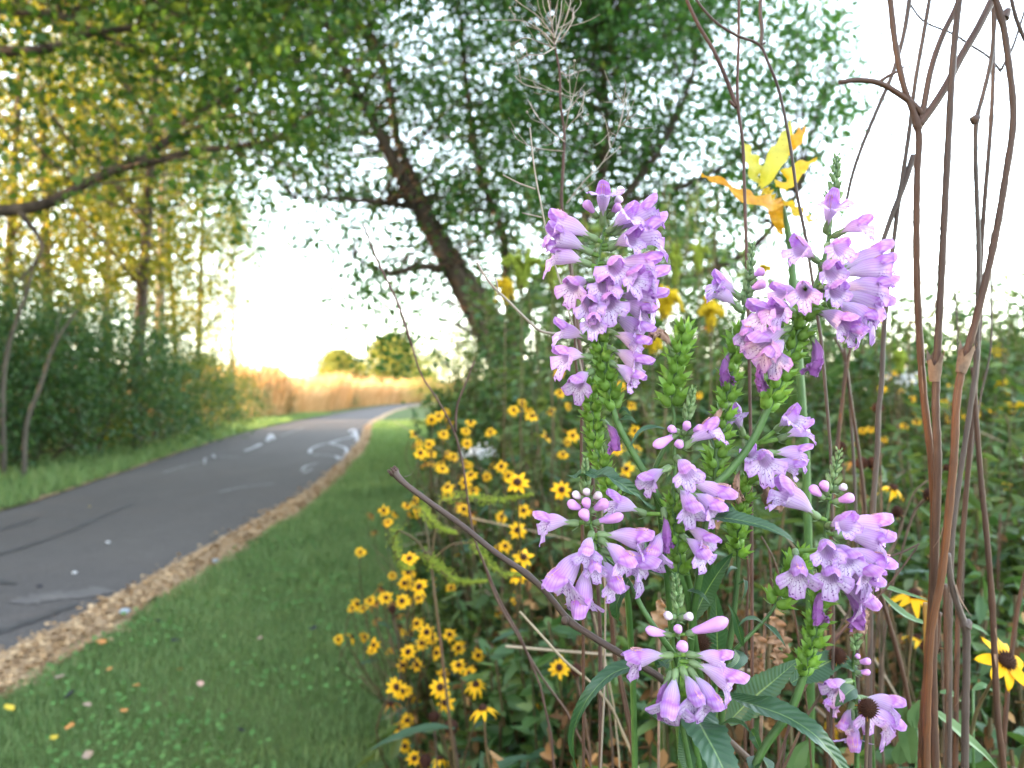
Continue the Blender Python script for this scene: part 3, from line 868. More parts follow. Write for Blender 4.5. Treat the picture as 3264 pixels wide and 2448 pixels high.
MAT['susan_leaf'] = leafmat('susan_leaf', [(.1, (.018, .048, .022)), (.6, (.035, .08, .035)), (1, (.06, .11, .04))], .3, .5, .35)

def petal_mesh(name, mat, wd=.40, droop=.16, curl=.06, twist=0.0):
    mb = MB(); n, k = 8, 5
    s = np.linspace(0, 1, n)[:, None]; q = np.linspace(-1, 1, k)[None]
    wprof = wd * .5 * np.sin(np.clip(.12 + s * .93, 0, 1) ** .8 * math.pi) ** .6
    wprof[0] = wd * .13
    xx = q * wprof; yy = .18 + .82 * s - .05 * (q ** 2) * (s > .93) + .0 * q
    yy = yy + .025 * np.cos(q * 9) * (s > .93)
    zz = .05 * s - droop * s ** 2 + curl * q ** 2 * .5 * (1 - s) - .02 * np.cos(q * 6) * s + twist * q * s
    mb.grid(np.stack([xx, yy + 0 * xx, zz + 0 * xx], -1))
    return mb.mesh(name, mat)
PETALS = [petal_mesh('petal', MAT['ray'], .42, .14), petal_mesh('petal', MAT['ray'], .36, .05, .1, .03), petal_mesh('petal', MAT['ray'], .46, .26, .02, -.03)]
PETALS_DROOP = [petal_mesh('petal', MAT['ray'], .36, .75, .05), petal_mesh('petal', MAT['ray'], .34, .55, .05, .05)]
PETALS_OLD = [petal_mesh('petal', MAT['ray_old'], .26, .9, .15, .1), petal_mesh('petal', MAT['ray_old'], .30, .6, .15, -.1)]

def cone_mesh(name, mat, tall=.75, nu=14, spikes=9):
    """domed disc of many small florets; unit = head radius 1"""
    mb = MB()
    mb.blob((0, 0, .02), .25, nu, 8, None, tall, .03)
    pv = []; 
    for i in range(spikes * 9):
        zf = 1 - (i + .5) / (spikes * 9) * 1.15
        a = i * 2.39996; rr = math.sqrt(max(0, 1 - zf * zf))
        d = Vector((rr * math.cos(a), rr * math.sin(a), zf * tall)).normalized()
        c = Vector((rr * math.cos(a) * .24, rr * math.sin(a) * .24, .02 + zf * .24 * tall))
        t = d.orthogonal().normalized(); u = d.cross(t)
        mb.add([c + t * .03, c - t * .015 + u * .026, c - t * .015 - u * .026, c + d * .12], [(0, 1, 3), (1, 2, 3), (2, 0, 3)])
    return mb.mesh(name, mat)
CONE = cone_mesh('flower_head', MAT['cone']); CONE_BIG = cone_mesh('flower_head', MAT['cone_rust'], 1.15)
LEAF_SUSAN = None
def simple_leaf(name, mat, wd=.26, bend=.35):
    mb = MB(); n, k = 9, 5
    s = np.linspace(0, 1, n)[:, None]; q = np.linspace(-1, 1, k)[None]
    wp = wd * .5 * (s ** .55) * (1 - s) ** .75 * 2.1 + .008
    mb.grid(np.stack([q * wp, s + 0 * q, -bend * s ** 2 + .25 * np.abs(q) * wp + .012 * np.sin(s * 19 + q * 2) * np.abs(q)], -1))
    return mb.mesh(name, mat)
LEAF_SUSAN = [simple_leaf('leaf', MAT['susan_leaf'], .24, .35), simple_leaf('leaf', MAT['susan_leaf'], .34, .2)]
SR = np.random.default_rng(301)
def basis(n, roll=0.0):
    n = Vector(n).normalized(); t = n.orthogonal().normalized(); t = Matrix.Rotation(roll, 3, n) @ t
    return Matrix((t, n.cross(t), n)).transposed()
def place_part(mesh, name, parent, loc, rot3, s):
    o = bpy.data.objects.new(name, mesh); link(o, parent)
    o.matrix_local = Matrix.Translation(loc) @ rot3.to_4x4() @ Matrix.Diagonal((s, s, s, 1))
    return o
def head(root, p, kind, rad):
    r = SR
    off = Vector(root.location)
    if kind == 's': n = Vector((r.choice([-.8, .75]), r.normal(-.2, .2), .45))
    elif kind in 'do': n = Vector((r.normal(0, .2), r.normal(-.1, .15), 1))
    else: n = Vector((r.normal(-.08, .28), -.85, .62 + r.normal(0, .25)))
    n.normalize()
    B = basis(n, r.random() * 6)
    hd = place_part(CONE_BIG if kind in 'do' else CONE, 'flower_head', root, p - off, B, rad * (1.1 if kind == 'd' else 1.0))
    npt = int(r.integers(7, 10)) if kind not in 'o' else int(r.integers(4, 8))
    ms = PETALS_DROOP if kind == 'd' else PETALS_OLD if kind == 'o' else PETALS
    for i in range(npt):
        a = (i + r.normal(0, .12)) / npt * 2 * math.pi
        place_part(ms[r.integers(len(ms))], 'petal', hd, Vector((0, 0, -.04)), Matrix.Rotation(a, 3, 'Z') @ Matrix.Rotation(r.normal(-.02, .13), 3, 'X') @ Matrix.Rotation(r.normal(0, .2), 3, 'Y'), r.uniform(.85, 1.05))
    return n
def susan(label, heads, group='brown-eyed susans along the lawn edge', leaves=6, name='brown_eyed_susan', base=None, dover=None, diam=.036):
    pts = []
    for h in heads:
        c, x, y, s = h[:4]; kd = h[4] if len(h) > 4 else 'n'
        spx = s / CROPS[c][2]
        d = dover or min(4.5, max(.85, diam * FPX / spx * (1.15 if kd in 'so' else 1)))
        rad = spx * d / FPX / 2 * 1.14
        pts.append((W(c, x, y, d), kd, rad))
    m = sum((p[0] for p in pts), Vector()) / len(pts)
    if base is None:
        b = Vector((max(m.x + SR.normal(.05, .05), bed_edge(m.y) + .12), m.y + .06, 0))
    else: b = Vector(base)
    root = thing(name, label, 'flower', b, group)
    zmin = min(p[0].z for p in pts)
    J = Vector((b.x * .45 + m.x * .55, b.y * .5 + m.y * .5, max(.1, zmin * .62)))
    mb = MB()
    mb.tube(cr([b, (b + J) / 2 + Vector((SR.normal(0, .015), 0, 0)), J], 5), (.0032, .0026), 6)
    for p, kd, rad in pts:
        n = head(root, p, kd, rad)
        q = p - n * .035; q.z -= .03
        mb.tube(cr([J, (J + q) / 2 + Vector((SR.normal(0, .02), SR.normal(0, .02), -.02)), q, p - n * rad * .1], 5), (.0022, .0013), 5)
    mb.build('stem', MAT['susan_stem'], root)
    for i in range(leaves):
        t = SR.uniform(.25, 1.0)
        p = b + (J - b) * t
        if i % 2 and len(pts): p = J + (pts[i % len(pts)][0] - J) * SR.uniform(.1, .7)
        a = SR.random() * 6.28
        place_part(LEAF_SUSAN[i % 2], 'leaf', root, p - b, Matrix.Rotation(a, 3, 'Z') @ Matrix.Rotation(SR.normal(.25, .3), 3, 'X'), SR.uniform(.05, .085) if m.y < 3 else .1)
    return root
E = 'E'
def e(*t): return [(E, *q) for q in t]
SUSANS = [
 ('tight cluster of four yellow susans, highest at the lawn edge by the path bend', e((480, 240, 50), (510, 225, 50), (535, 205, 40), (530, 300, 50))),
 ('bunch of six yellow susans above and right of the cut end of the dead branch', e((435, 375, 60), (470, 340, 50), (480, 380, 45), (430, 335, 35), (480, 420, 35), (525, 440, 55))),
 ('four small yellow susans spread along the thin reddish stem', e((545, 380, 35), (570, 390, 45), (640, 250, 50), (720, 290, 50))),
 ('group of four yellow susans, uppermost beside the calyx column of the left spike', e((815, 200, 50), (850, 170, 45), (890, 225, 60), (965, 205, 45))),
 ('three yellow susans just left of the lowest calyces of the tall left spike', e((950, 310, 60, 's'), (1055, 305, 55), (1010, 525, 80))),
 ('large round double looking yellow susan with neighbours above the bare branch', e((765, 430, 60), (830, 495, 100), (795, 470, 60))),
 ('four yellow susans behind the green goldenrod plume', e((640, 465, 60), (650, 530, 60), (545, 515, 60), (620, 420, 40))),
 ('two yellow susans close under the leaning tree trunk', e((1005, 130, 50), (1000, 50, 50))),
 ('yellow susans partly hidden by the cut end of the dead branch, one withered', e((410, 570, 50), (380, 590, 45), (285, 610, 50), (235, 628, 35, 'o'), (248, 695, 34, 'o'))),
 ('four yellow susans in a loose group right above the middle of the bare branch', e((765, 635, 55), (855, 610, 65), (830, 690, 75), (650, 650, 40))),
 ('two large yellow susans seen just above the bend of the bare branch', e((780, 755, 60), (855, 800, 90))),
 ('small yellow susans under the arching green goldenrod plume', e((560, 925, 50), (590, 800, 35), (500, 900, 36))),
 ('leftmost susan, four flowers leaning out over the lawn, two seen edge on', e((190, 780, 50), (175, 990, 60, 's'), (155, 1125, 60, 's'), (205, 1125, 50, 's'))),
 ('three yellow susans inside the curl of the green goldenrod', e((390, 805, 70), (320, 875, 40), (370, 905, 60))),
 ('yellow susans stacked one above the other with a withered one beside', e((430, 920, 80), (430, 965, 60), (295, 965, 60), (275, 930, 50, 'o'))),
 ('susan with two faded brown heads and one fresh flower beneath', e((340, 1040, 45, 'o'), (255, 1055, 40, 'o'), (385, 1185, 70), (370, 1110, 40))),
 ('four yellow susans crowded together below the withered heads', e((420, 1070, 60), (460, 1105, 70), (480, 1130, 60), (440, 1150, 60))),
 ('row of four yellow susans above the tall single flower of the front', e((500, 1190, 60), (590, 1170, 60), (590, 1240, 70), (670, 1200, 60), (600, 1165, 50))),
 ('wide open yellow susan facing forward with a flower seen edge on to its left', e((515, 1330, 90), (375, 1345, 60), (335, 1330, 90, 's'))),
 ('ragged yellow susans low at the lawn edge near the picture bottom', e((400, 1390, 60, 's'), (380, 1465, 60), (475, 1520, 50), (370, 1570, 60))),
 ('single starry yellow susan against the brown dead stems', e((905, 1385, 70))),
 ('single yellow susan with narrow petals below the bare branch', e((1000, 1250, 90))),
 ('single yellow susan under the branch beside the long drooping leaf', e((1175, 1240, 70))),
 ('low yellow susans along the picture bottom among brown leaves', e((860, 1630, 70), (715, 1590, 60), (660, 1640, 60), (590, 1640, 50))),
 ('bottom left susans, one with drooping petals seen from the side', e((410, 1620, 70), (515, 1625, 80, 'd'), (260, 1565, 50, 's'))),
 ('susan with tall brown cone and petals hanging flat to both sides', e((690, 1420, 100, 'd'))),
 ('susan with tall brown cone and pale yellow drooping petals', e((660, 1320, 80, 'd'))),
 ('yellow susan at the picture bottom right of the long drooping leaf tip', e((1080, 1640, 80))),
 ('ragged susan seen edge on low under the lowest front spike', [('B', 585, 1470, 120, 's'), ('B', 560, 1430, 60)]),
 ('susan half cut by the picture bottom left of the front spike', [('B', 310, 1640, 100), ('B', 30, 1630, 90)]),
 ('two withered orange susans in the dark middle of the bed', e((800, 960, 60, 'o'), (700, 1075, 40, 'o'), (740, 980, 50, 'o'))),
 ('yellow susans seen between the two stems of the tall left spike', [('A', 580, 1290, 60), ('A', 640, 1400, 60), ('A', 660, 1540, 70), ('A', 590, 1640, 60)]),
 ('small susans beyond the middle calyx spike, two withered', [('A', 1020, 1340, 50), ('A', 1050, 960, 50, 'o'), ('A', 1080, 1230, 50, 'o')]),
 ('yellow susans right behind the dark toothed leaf of the left middle spike', [('B', 550, 150, 85), ('B', 500, 50, 75), ('B', 600, 50, 60)]),
 ('small yellow susans glimpsed under the left middle spike', [('B', 620, 715, 50), ('B', 700, 1000, 50), ('B', 400, 690, 55)]),
 ('susan seen edge on between the two right spikes', [('B', 1290, 640, 70, 's')]),
 ('susan with three crumpled petals left beside the brown stalks', [('G', 460, 475, 100, 'd')]),
 ('small nodding susan beside the dark seed head at the right', [('G', 410, 1235, 75)]),
 ('two yellow susans half hidden by the lowest right leaf', [('G', 130, 1470, 90, 's'), ('G', 195, 1510, 90)]),
 ('susan with flat spread petals and dark cone before the orange stalk', [('G', 550, 930, 150, 'd')]),
 ('small susan with two petals left beside the yellow lower stalk', [('G', 560, 1110, 90, 'd')]),
 ('withered orange susan behind the right spike tip', [('G', 290, 365, 70, 'o')]),
 ('yellow susan behind the small lowest right spike', [('G', 510, 1360, 80, 's')]),
 ('distant yellow susans at the right picture side among green weeds', [('G', 940, 460, 45), ('G', 985, 440, 34), ('G', 900, 400, 34)]),
 ('faded susans beside the tall brown stalks, behind the big right spike', [('F', 470, 1250, 44, 'o'), ('F', 515, 1310, 44, 'o'), ('F', 400, 1300, 36)]),
 ('orange rimmed susans low between the brown stalks', [('G', 670, 1400, 70, 'o'), ('G', 690, 1340, 50)]),
]
for lab, hs in SUSANS:
    if hs[0][0] == 'E' and len(hs) > 1:
        for q in list(hs) * 2:
            if SR.random() < (.85 if q[2] > 900 else .5): hs.append(('E', q[1] + SR.normal(0, 44), q[2] + abs(SR.normal(10, 38)), q[3] * SR.uniform(.7, 1.0), SR.choice(['n', 'n', 'n', 's', 'o'])))
    susan(lab, hs)
susan('largest sharp yellow susan at the right picture side beside the thick stalk', [('G', 940, 1205, 235)], dover=.62, leaves=3, base=W('G', 980, 1659, .66) * 1.0)
for o in [o for o in COL.objects if o.name.startswith('brown_eyed_susan')][-1:]:
    pass
r = np.random.default_rng(305)
ORD = 'first second third fourth fifth sixth seventh eighth ninth tenth eleventh twelfth thirteenth fourteenth fifteenth sixteenth'.split()
for i, px in enumerate(sorted(r.uniform(1880, 2215, 16))[::-1]):
    py = r.uniform(760, 1050)
    susan('small blurred yellow susan in the far right meadow, ' + ORD[i] + ' from the picture side', [('Z', px + r.normal(0, 14), py + r.normal(0, 14), r.uniform(14, 20)) for _ in range(3)], group='distant susans in the right meadow', leaves=2)

# ------------------------------------------------------------------ goldenrods
MAT['golden'] = leafmat('golden', [(.1, (.50, .33, .01)), (.6, (.70, .50, .02)), (1, (.75, .60, .08))], .3, .8, .1, (1, 1, .8))
MAT['golden_green'] = leafmat('golden_green', [(.1, (.20, .27, .03)), (.6, (.32, .40, .06)), (1, (.45, .47, .08))], .35, .8, .1, (1, 1, .8))
octa = (np.array([(1, 0, 0), (-1, 0, 0), (0, 1, 0), (0, -1, 0), (0, 0, 1), (0, 0, -1)]) * .5, np.array([(0, 2, 4), (2, 1, 4), (1, 3, 4), (3, 0, 4), (2, 0, 5), (1, 2, 5), (3, 1, 5), (0, 3, 5)]))
def goldenrod(label, racemes, base, mat='golden', d=2.0, dot=.007, dens=900, leaves=5):
    """racemes: lists of pixel points from root to tip"""
    b = Vector(base)
    root = thing('goldenrod', label, 'flower', b, 'goldenrods in the wildflower bed')
    r = SR
    P = []; mb = MB()
    tops = []
    for rc in racemes:
        q = cr([W(*a, d + r.normal(0, .02)) for a in rc], 8)
        mb.tube(q, (.0018, .0008), 4, False)
        L = np.linalg.norm(np.diff(q, axis=0), axis=1).sum()
        n = int(L * dens * 2.2) + 6
        t = r.random(n) ** .9
        pt = np.stack([np.interp(t, np.linspace(0, 1, len(q)), q[:, k]) for k in range(3)], -1)
        P.append(pt + r.normal(0, .0042, pt.shape) * (1.3 - t[:, None]) + np.array([0, 0, .003]))
        tops.append(q[0])
    J = Vector(np.mean(tops, axis=0))
    for q in tops: mb.tube(cr([J - Vector((0, 0, .05)), (J + Vector(q)) / 2 - Vector((0, 0, .015)), q], 4), .0015, 4, False)
    mb.tube(cr([b, b * .4 + J * .6 + Vector((0, 0, -.05)), J - Vector((0, 0, .05))], 5), (.004, .002), 6)
    tag(mb.build('stem', MAT['susan_stem'], root), kind='stuff')
    P = np.vstack(P)
    v, f = spread(octa[0], octa[1], P, orient(r.normal(size=P.shape), 0, r.uniform(.6, 1.3, len(P)) * dot * .6, r))
    tag(obj('plume', np_mesh('plume', v, f, MAT[mat], False, root.location), root), kind='stuff')
    for i in range(leaves):
        t = r.uniform(.3, .97); p = b + (J - b) * t
        place_part(LEAF_SUSAN[0], 'leaf', root, p - b, Matrix.Rotation(r.random() * 6.28, 3, 'Z') @ Matrix.Rotation(r.normal(.3, .25), 3, 'X'), r.uniform(.07, .12))
def under(c, x, y, d, dx=0): p = W(c, x, y, d); return (p.x + dx, p.y + .05, 0)
def fan(c, x, y, w, h, n, seed, bend=.3):
    rr = np.random.default_rng(seed); out = []
    n = int(n * 1.6)
    for i in range(n):
        a = (i + .5) / n * 2 - 1 + rr.normal(0, .08)
        x1 = x + a * w; y1 = y - h * (.55 + .45 * rr.random()) * (1 - .35 * a * a) + abs(a) ** 1.5 * h * bend
        out.append([(c, x + a * w * .1, y + rr.random() * h * .3), (c, x + a * w * .55, y - h * .55 + rr.normal(0, h * .06)), (c, x1, y1)])
    return out
goldenrod('broad yellow goldenrod top left of the tall left spike, before the trunk', fan('H', 880, 1190, 110, 150, 8, 1), under('H', 870, 1300, 2.4), 'golden_green', 2.4, .011, 1200)
goldenrod('goldenrod drooping to the left under the broad top by the trunk', fan('H', 810, 1260, 50, 100, 5, 2, .9), under('H', 800, 1350, 2.6), 'golden', 2.6, .010)
goldenrod('goldenrod arching up close to the left side of the tall left spike', fan('H', 1010, 1200, 55, 130, 5, 3), under('H', 1010, 1320, 2.3), 'golden_green', 2.3, .010)
goldenrod('bright yellow rounded goldenrod right of the tall left spike', fan('H', 1490, 1310, 75, 110, 9, 4, .5), under('H', 1480, 1420, 2.2), 'golden', 2.2, .012, 1500)
goldenrod('yellow goldenrod between the tall left spike and the third spike', fan('H', 1680, 1370, 55, 130, 7, 5), under('H', 1680, 1470, 2.6), 'golden', 2.6, .011, 1200)
goldenrod('tall greenish goldenrod tip right of the tall left spike', fan('H', 1530, 1180, 30, 170, 5, 6, .1), under('H', 1520, 1300, 3.0), 'golden_green', 3.0, .012)
goldenrod('tallest greenish goldenrod between the two big spikes', fan('H', 1630, 1130, 50, 130, 5, 7, .2), under('H', 1620, 1250, 3.2), 'golden_green', 3.2, .012)
goldenrod('yellow goldenrod head just left of the third spike', fan('A', 1090, 920, 60, 110, 6, 8, .4), under('A', 1080, 1000, 2.4), 'golden', 2.4, .010)
goldenrod('small goldenrod seen behind the middle calyx spike', fan('A', 760, 1080, 50, 80, 5, 9, .5), under('A', 760, 1150, 2.4), 'golden', 2.4, .010)
goldenrod('small yellow goldenrod beyond the tip of the third spike', fan('A', 1380, 660, 45, 60, 5, 10, .5), under('A', 1380, 760, 3.0), 'golden', 3.0, .010)
goldenrod('pale green goldenrod with arching plumes behind the bare branch',
          [[('E', 520, 575), ('E', 620, 560), ('E', 700, 575), ('E', 800, 570), ('E', 890, 552)], [('E', 440, 600), ('E', 470, 650), ('E', 520, 695), ('E', 580, 708)],
           [('E', 345, 690), ('E', 325, 735), ('E', 340, 800), ('E', 370, 850), ('E', 410, 850)], [('E', 440, 790), ('E', 510, 850), ('E', 590, 905), ('E', 705, 905)],
           [('E', 640, 740), ('E', 690, 800), ('E', 760, 870), ('E', 850, 880)]], under('E', 620, 900, 1.15, .05), 'golden_green', 1.12, .0042, 1900)
for i, (x, y, wd, h, d, m) in enumerate(((650, 1640, 60, 60, 3.4, 'golden'), (940, 1650, 70, 50, 3.2, 'golden'), (560, 1540, 40, 60, 3.6, 'golden_green'), (900, 1560, 50, 60, 3.8, 'golden'), (470, 1440, 30, 90, 2.8, 'golden_green'), (870, 1420, 40, 60, 4.5, 'golden'), (740, 1560, 40, 60, 4.2, 'golden_green'), (600, 1420, 40, 50, 4.5, 'golden_green'))):
    goldenrod(('yellow goldenrod low between the two thick brown stalks', 'wide yellow goldenrod at the right picture side', 'greenish goldenrod left of the thick brown stalks', 'yellow goldenrod right of the crossing stalks', 'narrow green goldenrod tip behind the grey stalk', 'far yellow goldenrod on the right among weeds', 'greenish goldenrod behind the sheathed stalk joint', 'far greenish goldenrod between the upright stalks')[i],
              fan('F', x, y + h * .6, wd, h, 6, 20 + i, .4), under('F', x, y + 60, d), m, d, .013, 900)
# white snakeroot dots far in the bed
MAT['white_flower'] = plain('white_flower', (.55, .57, .60), (.75, .76, .78), 60, .8)
for lab, (c, x, y, d) in (('white flower cluster low behind the susans beside the lawn', (E, 675, 372, 3.2)), ('small white flower cluster beside the sheathed stalk joint', ('F', 480, 1540, 3.2))):
    b = under(c, x, y, d); root = thing('white_wildflower', lab, 'flower', b, 'white wildflowers in the bed')
    p0 = W(c, x, y, d); P = np.array(p0) + SR.normal(0, 1, (70, 3)) * (.035, .03, .014)
    v, f = spread(octa[0], octa[1], P, orient(SR.normal(size=P.shape), 0, SR.uniform(.008, .014, 70), SR))
    tag(obj('flower_cluster', np_mesh('flower_cluster', v, f, MAT['white_flower'], False, root.location), root), kind='stuff')
    mb = MB(); mb.tube(cr([b, (Vector(b) + p0) / 2 + Vector((.02, 0, 0)), p0], 5), (.003, .0018), 5); mb.build('stem', MAT['susan_stem'], root)
    for i in range(4): place_part(LEAF_SUSAN[1], 'leaf', root, (p0 - Vector(b)) * SR.uniform(.5, .95), Matrix.Rotation(SR.random() * 6.28, 3, 'Z'), .09)
# ------------------------------------------------------------------ obedient plants (lilac spikes)
def corolla_mat(name, wilt=False):
    m, nt, bs, out = newmat(name)
    sp = nt.nodes.new('ShaderNodeSeparateXYZ'); uv = coord(nt, 'UV'); nt.links.new(uv, sp.inputs[0])
    u, v = sp.outputs[0], sp.outputs[1]          # u 0/1 = top seam of the hood, .5 = lower lip; v along the tube
    base = ramp(nt, v, [(0, (.72, .68, .72)), (.25, (.71, .55, .79)), (.52, (.64, .36, .77)), (.66, (.53, .17, .71)), (.80, (.68, .42, .82)), (.92, (.57, .23, .74)), (1, (.68, .42, .80))])  # the paler stop towards the hood crown paints its highlight
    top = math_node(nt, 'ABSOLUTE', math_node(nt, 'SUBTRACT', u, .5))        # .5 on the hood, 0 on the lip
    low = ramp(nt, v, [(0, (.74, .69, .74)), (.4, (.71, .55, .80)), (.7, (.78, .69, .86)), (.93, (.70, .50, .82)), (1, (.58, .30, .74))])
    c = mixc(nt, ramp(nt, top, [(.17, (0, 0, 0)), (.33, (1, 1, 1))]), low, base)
    # fine veins running along the tube
    vein = nt.nodes.new('ShaderNodeTexWave'); vein.bands_direction = 'X'; vein.inputs['Scale'].default_value = 7.5
    vein.inputs['Distortion'].default_value = 2.2; vein.inputs['Detail'].default_value = 1.5; vein.inputs['Detail Scale'].default_value = 1.2
    nt.links.new(mapping(nt, uv, (1, .12, 1)), vein.inputs['Vector'])
    vf = math_node(nt, 'MULTIPLY', ramp(nt, vein.outputs['Fac'], [(.70, (0, 0, 0)), (.98, (1, 1, 1))]), .42)
    c = mixc(nt, vf, c, (.40, .13, .56))
    # dark purple freckles of the lower lip
    vo = nt.nodes.new('ShaderNodeTexVoronoi'); vo.inputs['Scale'].default_value = 26
    nt.links.new(mapping(nt, uv, (1.35, .62, 1)), vo.inputs['Vector'])
    dot = ramp(nt, vo.outputs['Distance'], [(.25, (1, 1, 1)), (.36, (0, 0, 0))])
    zone = math_node(nt, 'MULTIPLY', ramp(nt, top, [(.13, (1, 1, 1)), (.22, (0, 0, 0))]), ramp(nt, v, [(.46, (0, 0, 0)), (.58, (1, 1, 1))]))
    c = mixc(nt, math_node(nt, 'MULTIPLY', math_node(nt, 'MULTIPLY', dot, zone), .9), c, (.13, .02, .22))
    nz = noise(nt, 240, 2, coord(nt))
    c = mixc(nt, math_node(nt, 'MULTIPLY', nz, .22), c, (.50, .22, .64))
    oi = nt.nodes.new('ShaderNodeObjectInfo'); hs = nt.nodes.new('ShaderNodeHueSaturation'); nt.links.new(c, hs.inputs['Color'])
    nt.links.new(math_node(nt, 'ADD', math_node(nt, 'MULTIPLY', oi.outputs['Random'], .022), .486), hs.inputs['Hue'])
    nt.links.new(math_node(nt, 'ADD', math_node(nt, 'MULTIPLY', math_node(nt, 'FRACT', math_node(nt, 'MULTIPLY', oi.outputs['Random'], 7.3)), .24), .77), hs.inputs['Value'])
    c = hs.outputs[0]
    if wilt: c = mixc(nt, noise(nt, 160, 2, coord(nt)), mixc(nt, .5, c, (.35, .10, .42)), (.24, .05, .30))
    nt.links.new(c, bs.inputs['Base Color']); bs.inputs['Roughness'].default_value = .5
    bs.inputs['Specular IOR Level'].default_value = .25
    try:
        bs.inputs['Sheen Weight'].default_value = .15
    except Exception: pass
    thin(nt, bs, out, c, .35, (1.0, .93, 1.0))
    return m
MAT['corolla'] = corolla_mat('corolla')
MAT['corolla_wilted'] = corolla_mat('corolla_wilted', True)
MAT['withered'] = plain('withered', (.20, .09, .07), (.50, .33, .26), 300, .85)
MAT['bud'] = plain('bud', (.46, .16, .52), (.66, .38, .72), 260, .5)
MAT['bud_pale'] = plain('bud_pale', (.55, .50, .52), (.60, .42, .60), 200, .5)
def greenmat(name, c1, c2, fac=.2, sc=260):
    m, nt, bs, out = newmat(name)
    f = noise(nt, sc, 3, coord(nt)); c = ramp(nt, f, [(.3, c1), (.7, c2)])
    oi = nt.nodes.new('ShaderNodeObjectInfo')
    h = nt.nodes.new('ShaderNodeHueSaturation'); nt.links.new(c, h.inputs['Color'])
    nt.links.new(math_node(nt, 'ADD', math_node(nt, 'MULTIPLY', oi.outputs['Random'], .4), .8), h.inputs['Value'])
    c = h.outputs[0]
    nt.links.new(c, bs.inputs['Base Color']); bs.inputs['Roughness'].default_value = .5
    thin(nt, bs, out, c, fac, (1.2, 1.15, .6)); return m
MAT['calyx'] = greenmat('calyx', (.11, .24, .038), (.23, .38, .075), .38)
MAT['calyx_pale'] = greenmat('calyx_pale', (.15, .24, .10), (.24, .33, .16), .25)
MAT['op_stem'] = greenmat('op_stem', (.035, .09, .022), (.070, .145, .036), .05, 90)
def opleaf():
    m, nt, bs, out = newmat('op_leaf')
    sp = nt.nodes.new('ShaderNodeSeparateXYZ'); uv = coord(nt, 'UV'); nt.links.new(uv, sp.inputs[0])
    q = math_node(nt, 'ABSOLUTE', math_node(nt, 'SUBTRACT', sp.outputs[0], .5))
    f = noise(nt, 60, 4, coord(nt)); f2 = noise(nt, 9, 3, mapping(nt, uv, (1, 2, 1)))
    c = ramp(nt, f, [(.3, (.018, .060, .030)), (.7, (.034, .092, .045))])
    c = mixc(nt, math_node(nt, 'MULTIPLY', f2, .3), c, (.05, .10, .035))
    # side veins slanting to the edge
    wv = nt.nodes.new('ShaderNodeTexWave'); wv.bands_direction = 'Y'; wv.inputs['Scale'].default_value = 3.2; wv.inputs['Distortion'].default_value = 1.0
    cmb = nt.nodes.new('ShaderNodeCombineXYZ'); nt.links.new(math_node(nt, 'SUBTRACT', sp.outputs[1], math_node(nt, 'MULTIPLY', q, .35)), cmb.inputs[1])
    nt.links.new(cmb.outputs[0], wv.inputs['Vector'])
    c = mixc(nt, math_node(nt, 'MULTIPLY', ramp(nt, wv.outputs['Fac'], [(.86, (0, 0, 0)), (1, (1, 1, 1))]), .13), c, (.09, .16, .07))
    c = mixc(nt, ramp(nt, q, [(.012, (.85, .85, .85)), (.035, (0, 0, 0))]), c, (.16, .25, .10))
    nt.links.new(c, bs.inputs['Base Color']); bs.inputs['Roughness'].default_value = .36
    bs.inputs['Specular IOR Level'].default_value = .5
    bump(nt, bs, math_node(nt, 'ADD', f, wv.outputs['Fac']), .25, .0008)
    thin(nt, bs, out, c, .28, (1.6, 1.5, .4)); return m
MAT['op_leaf'] = opleaf()

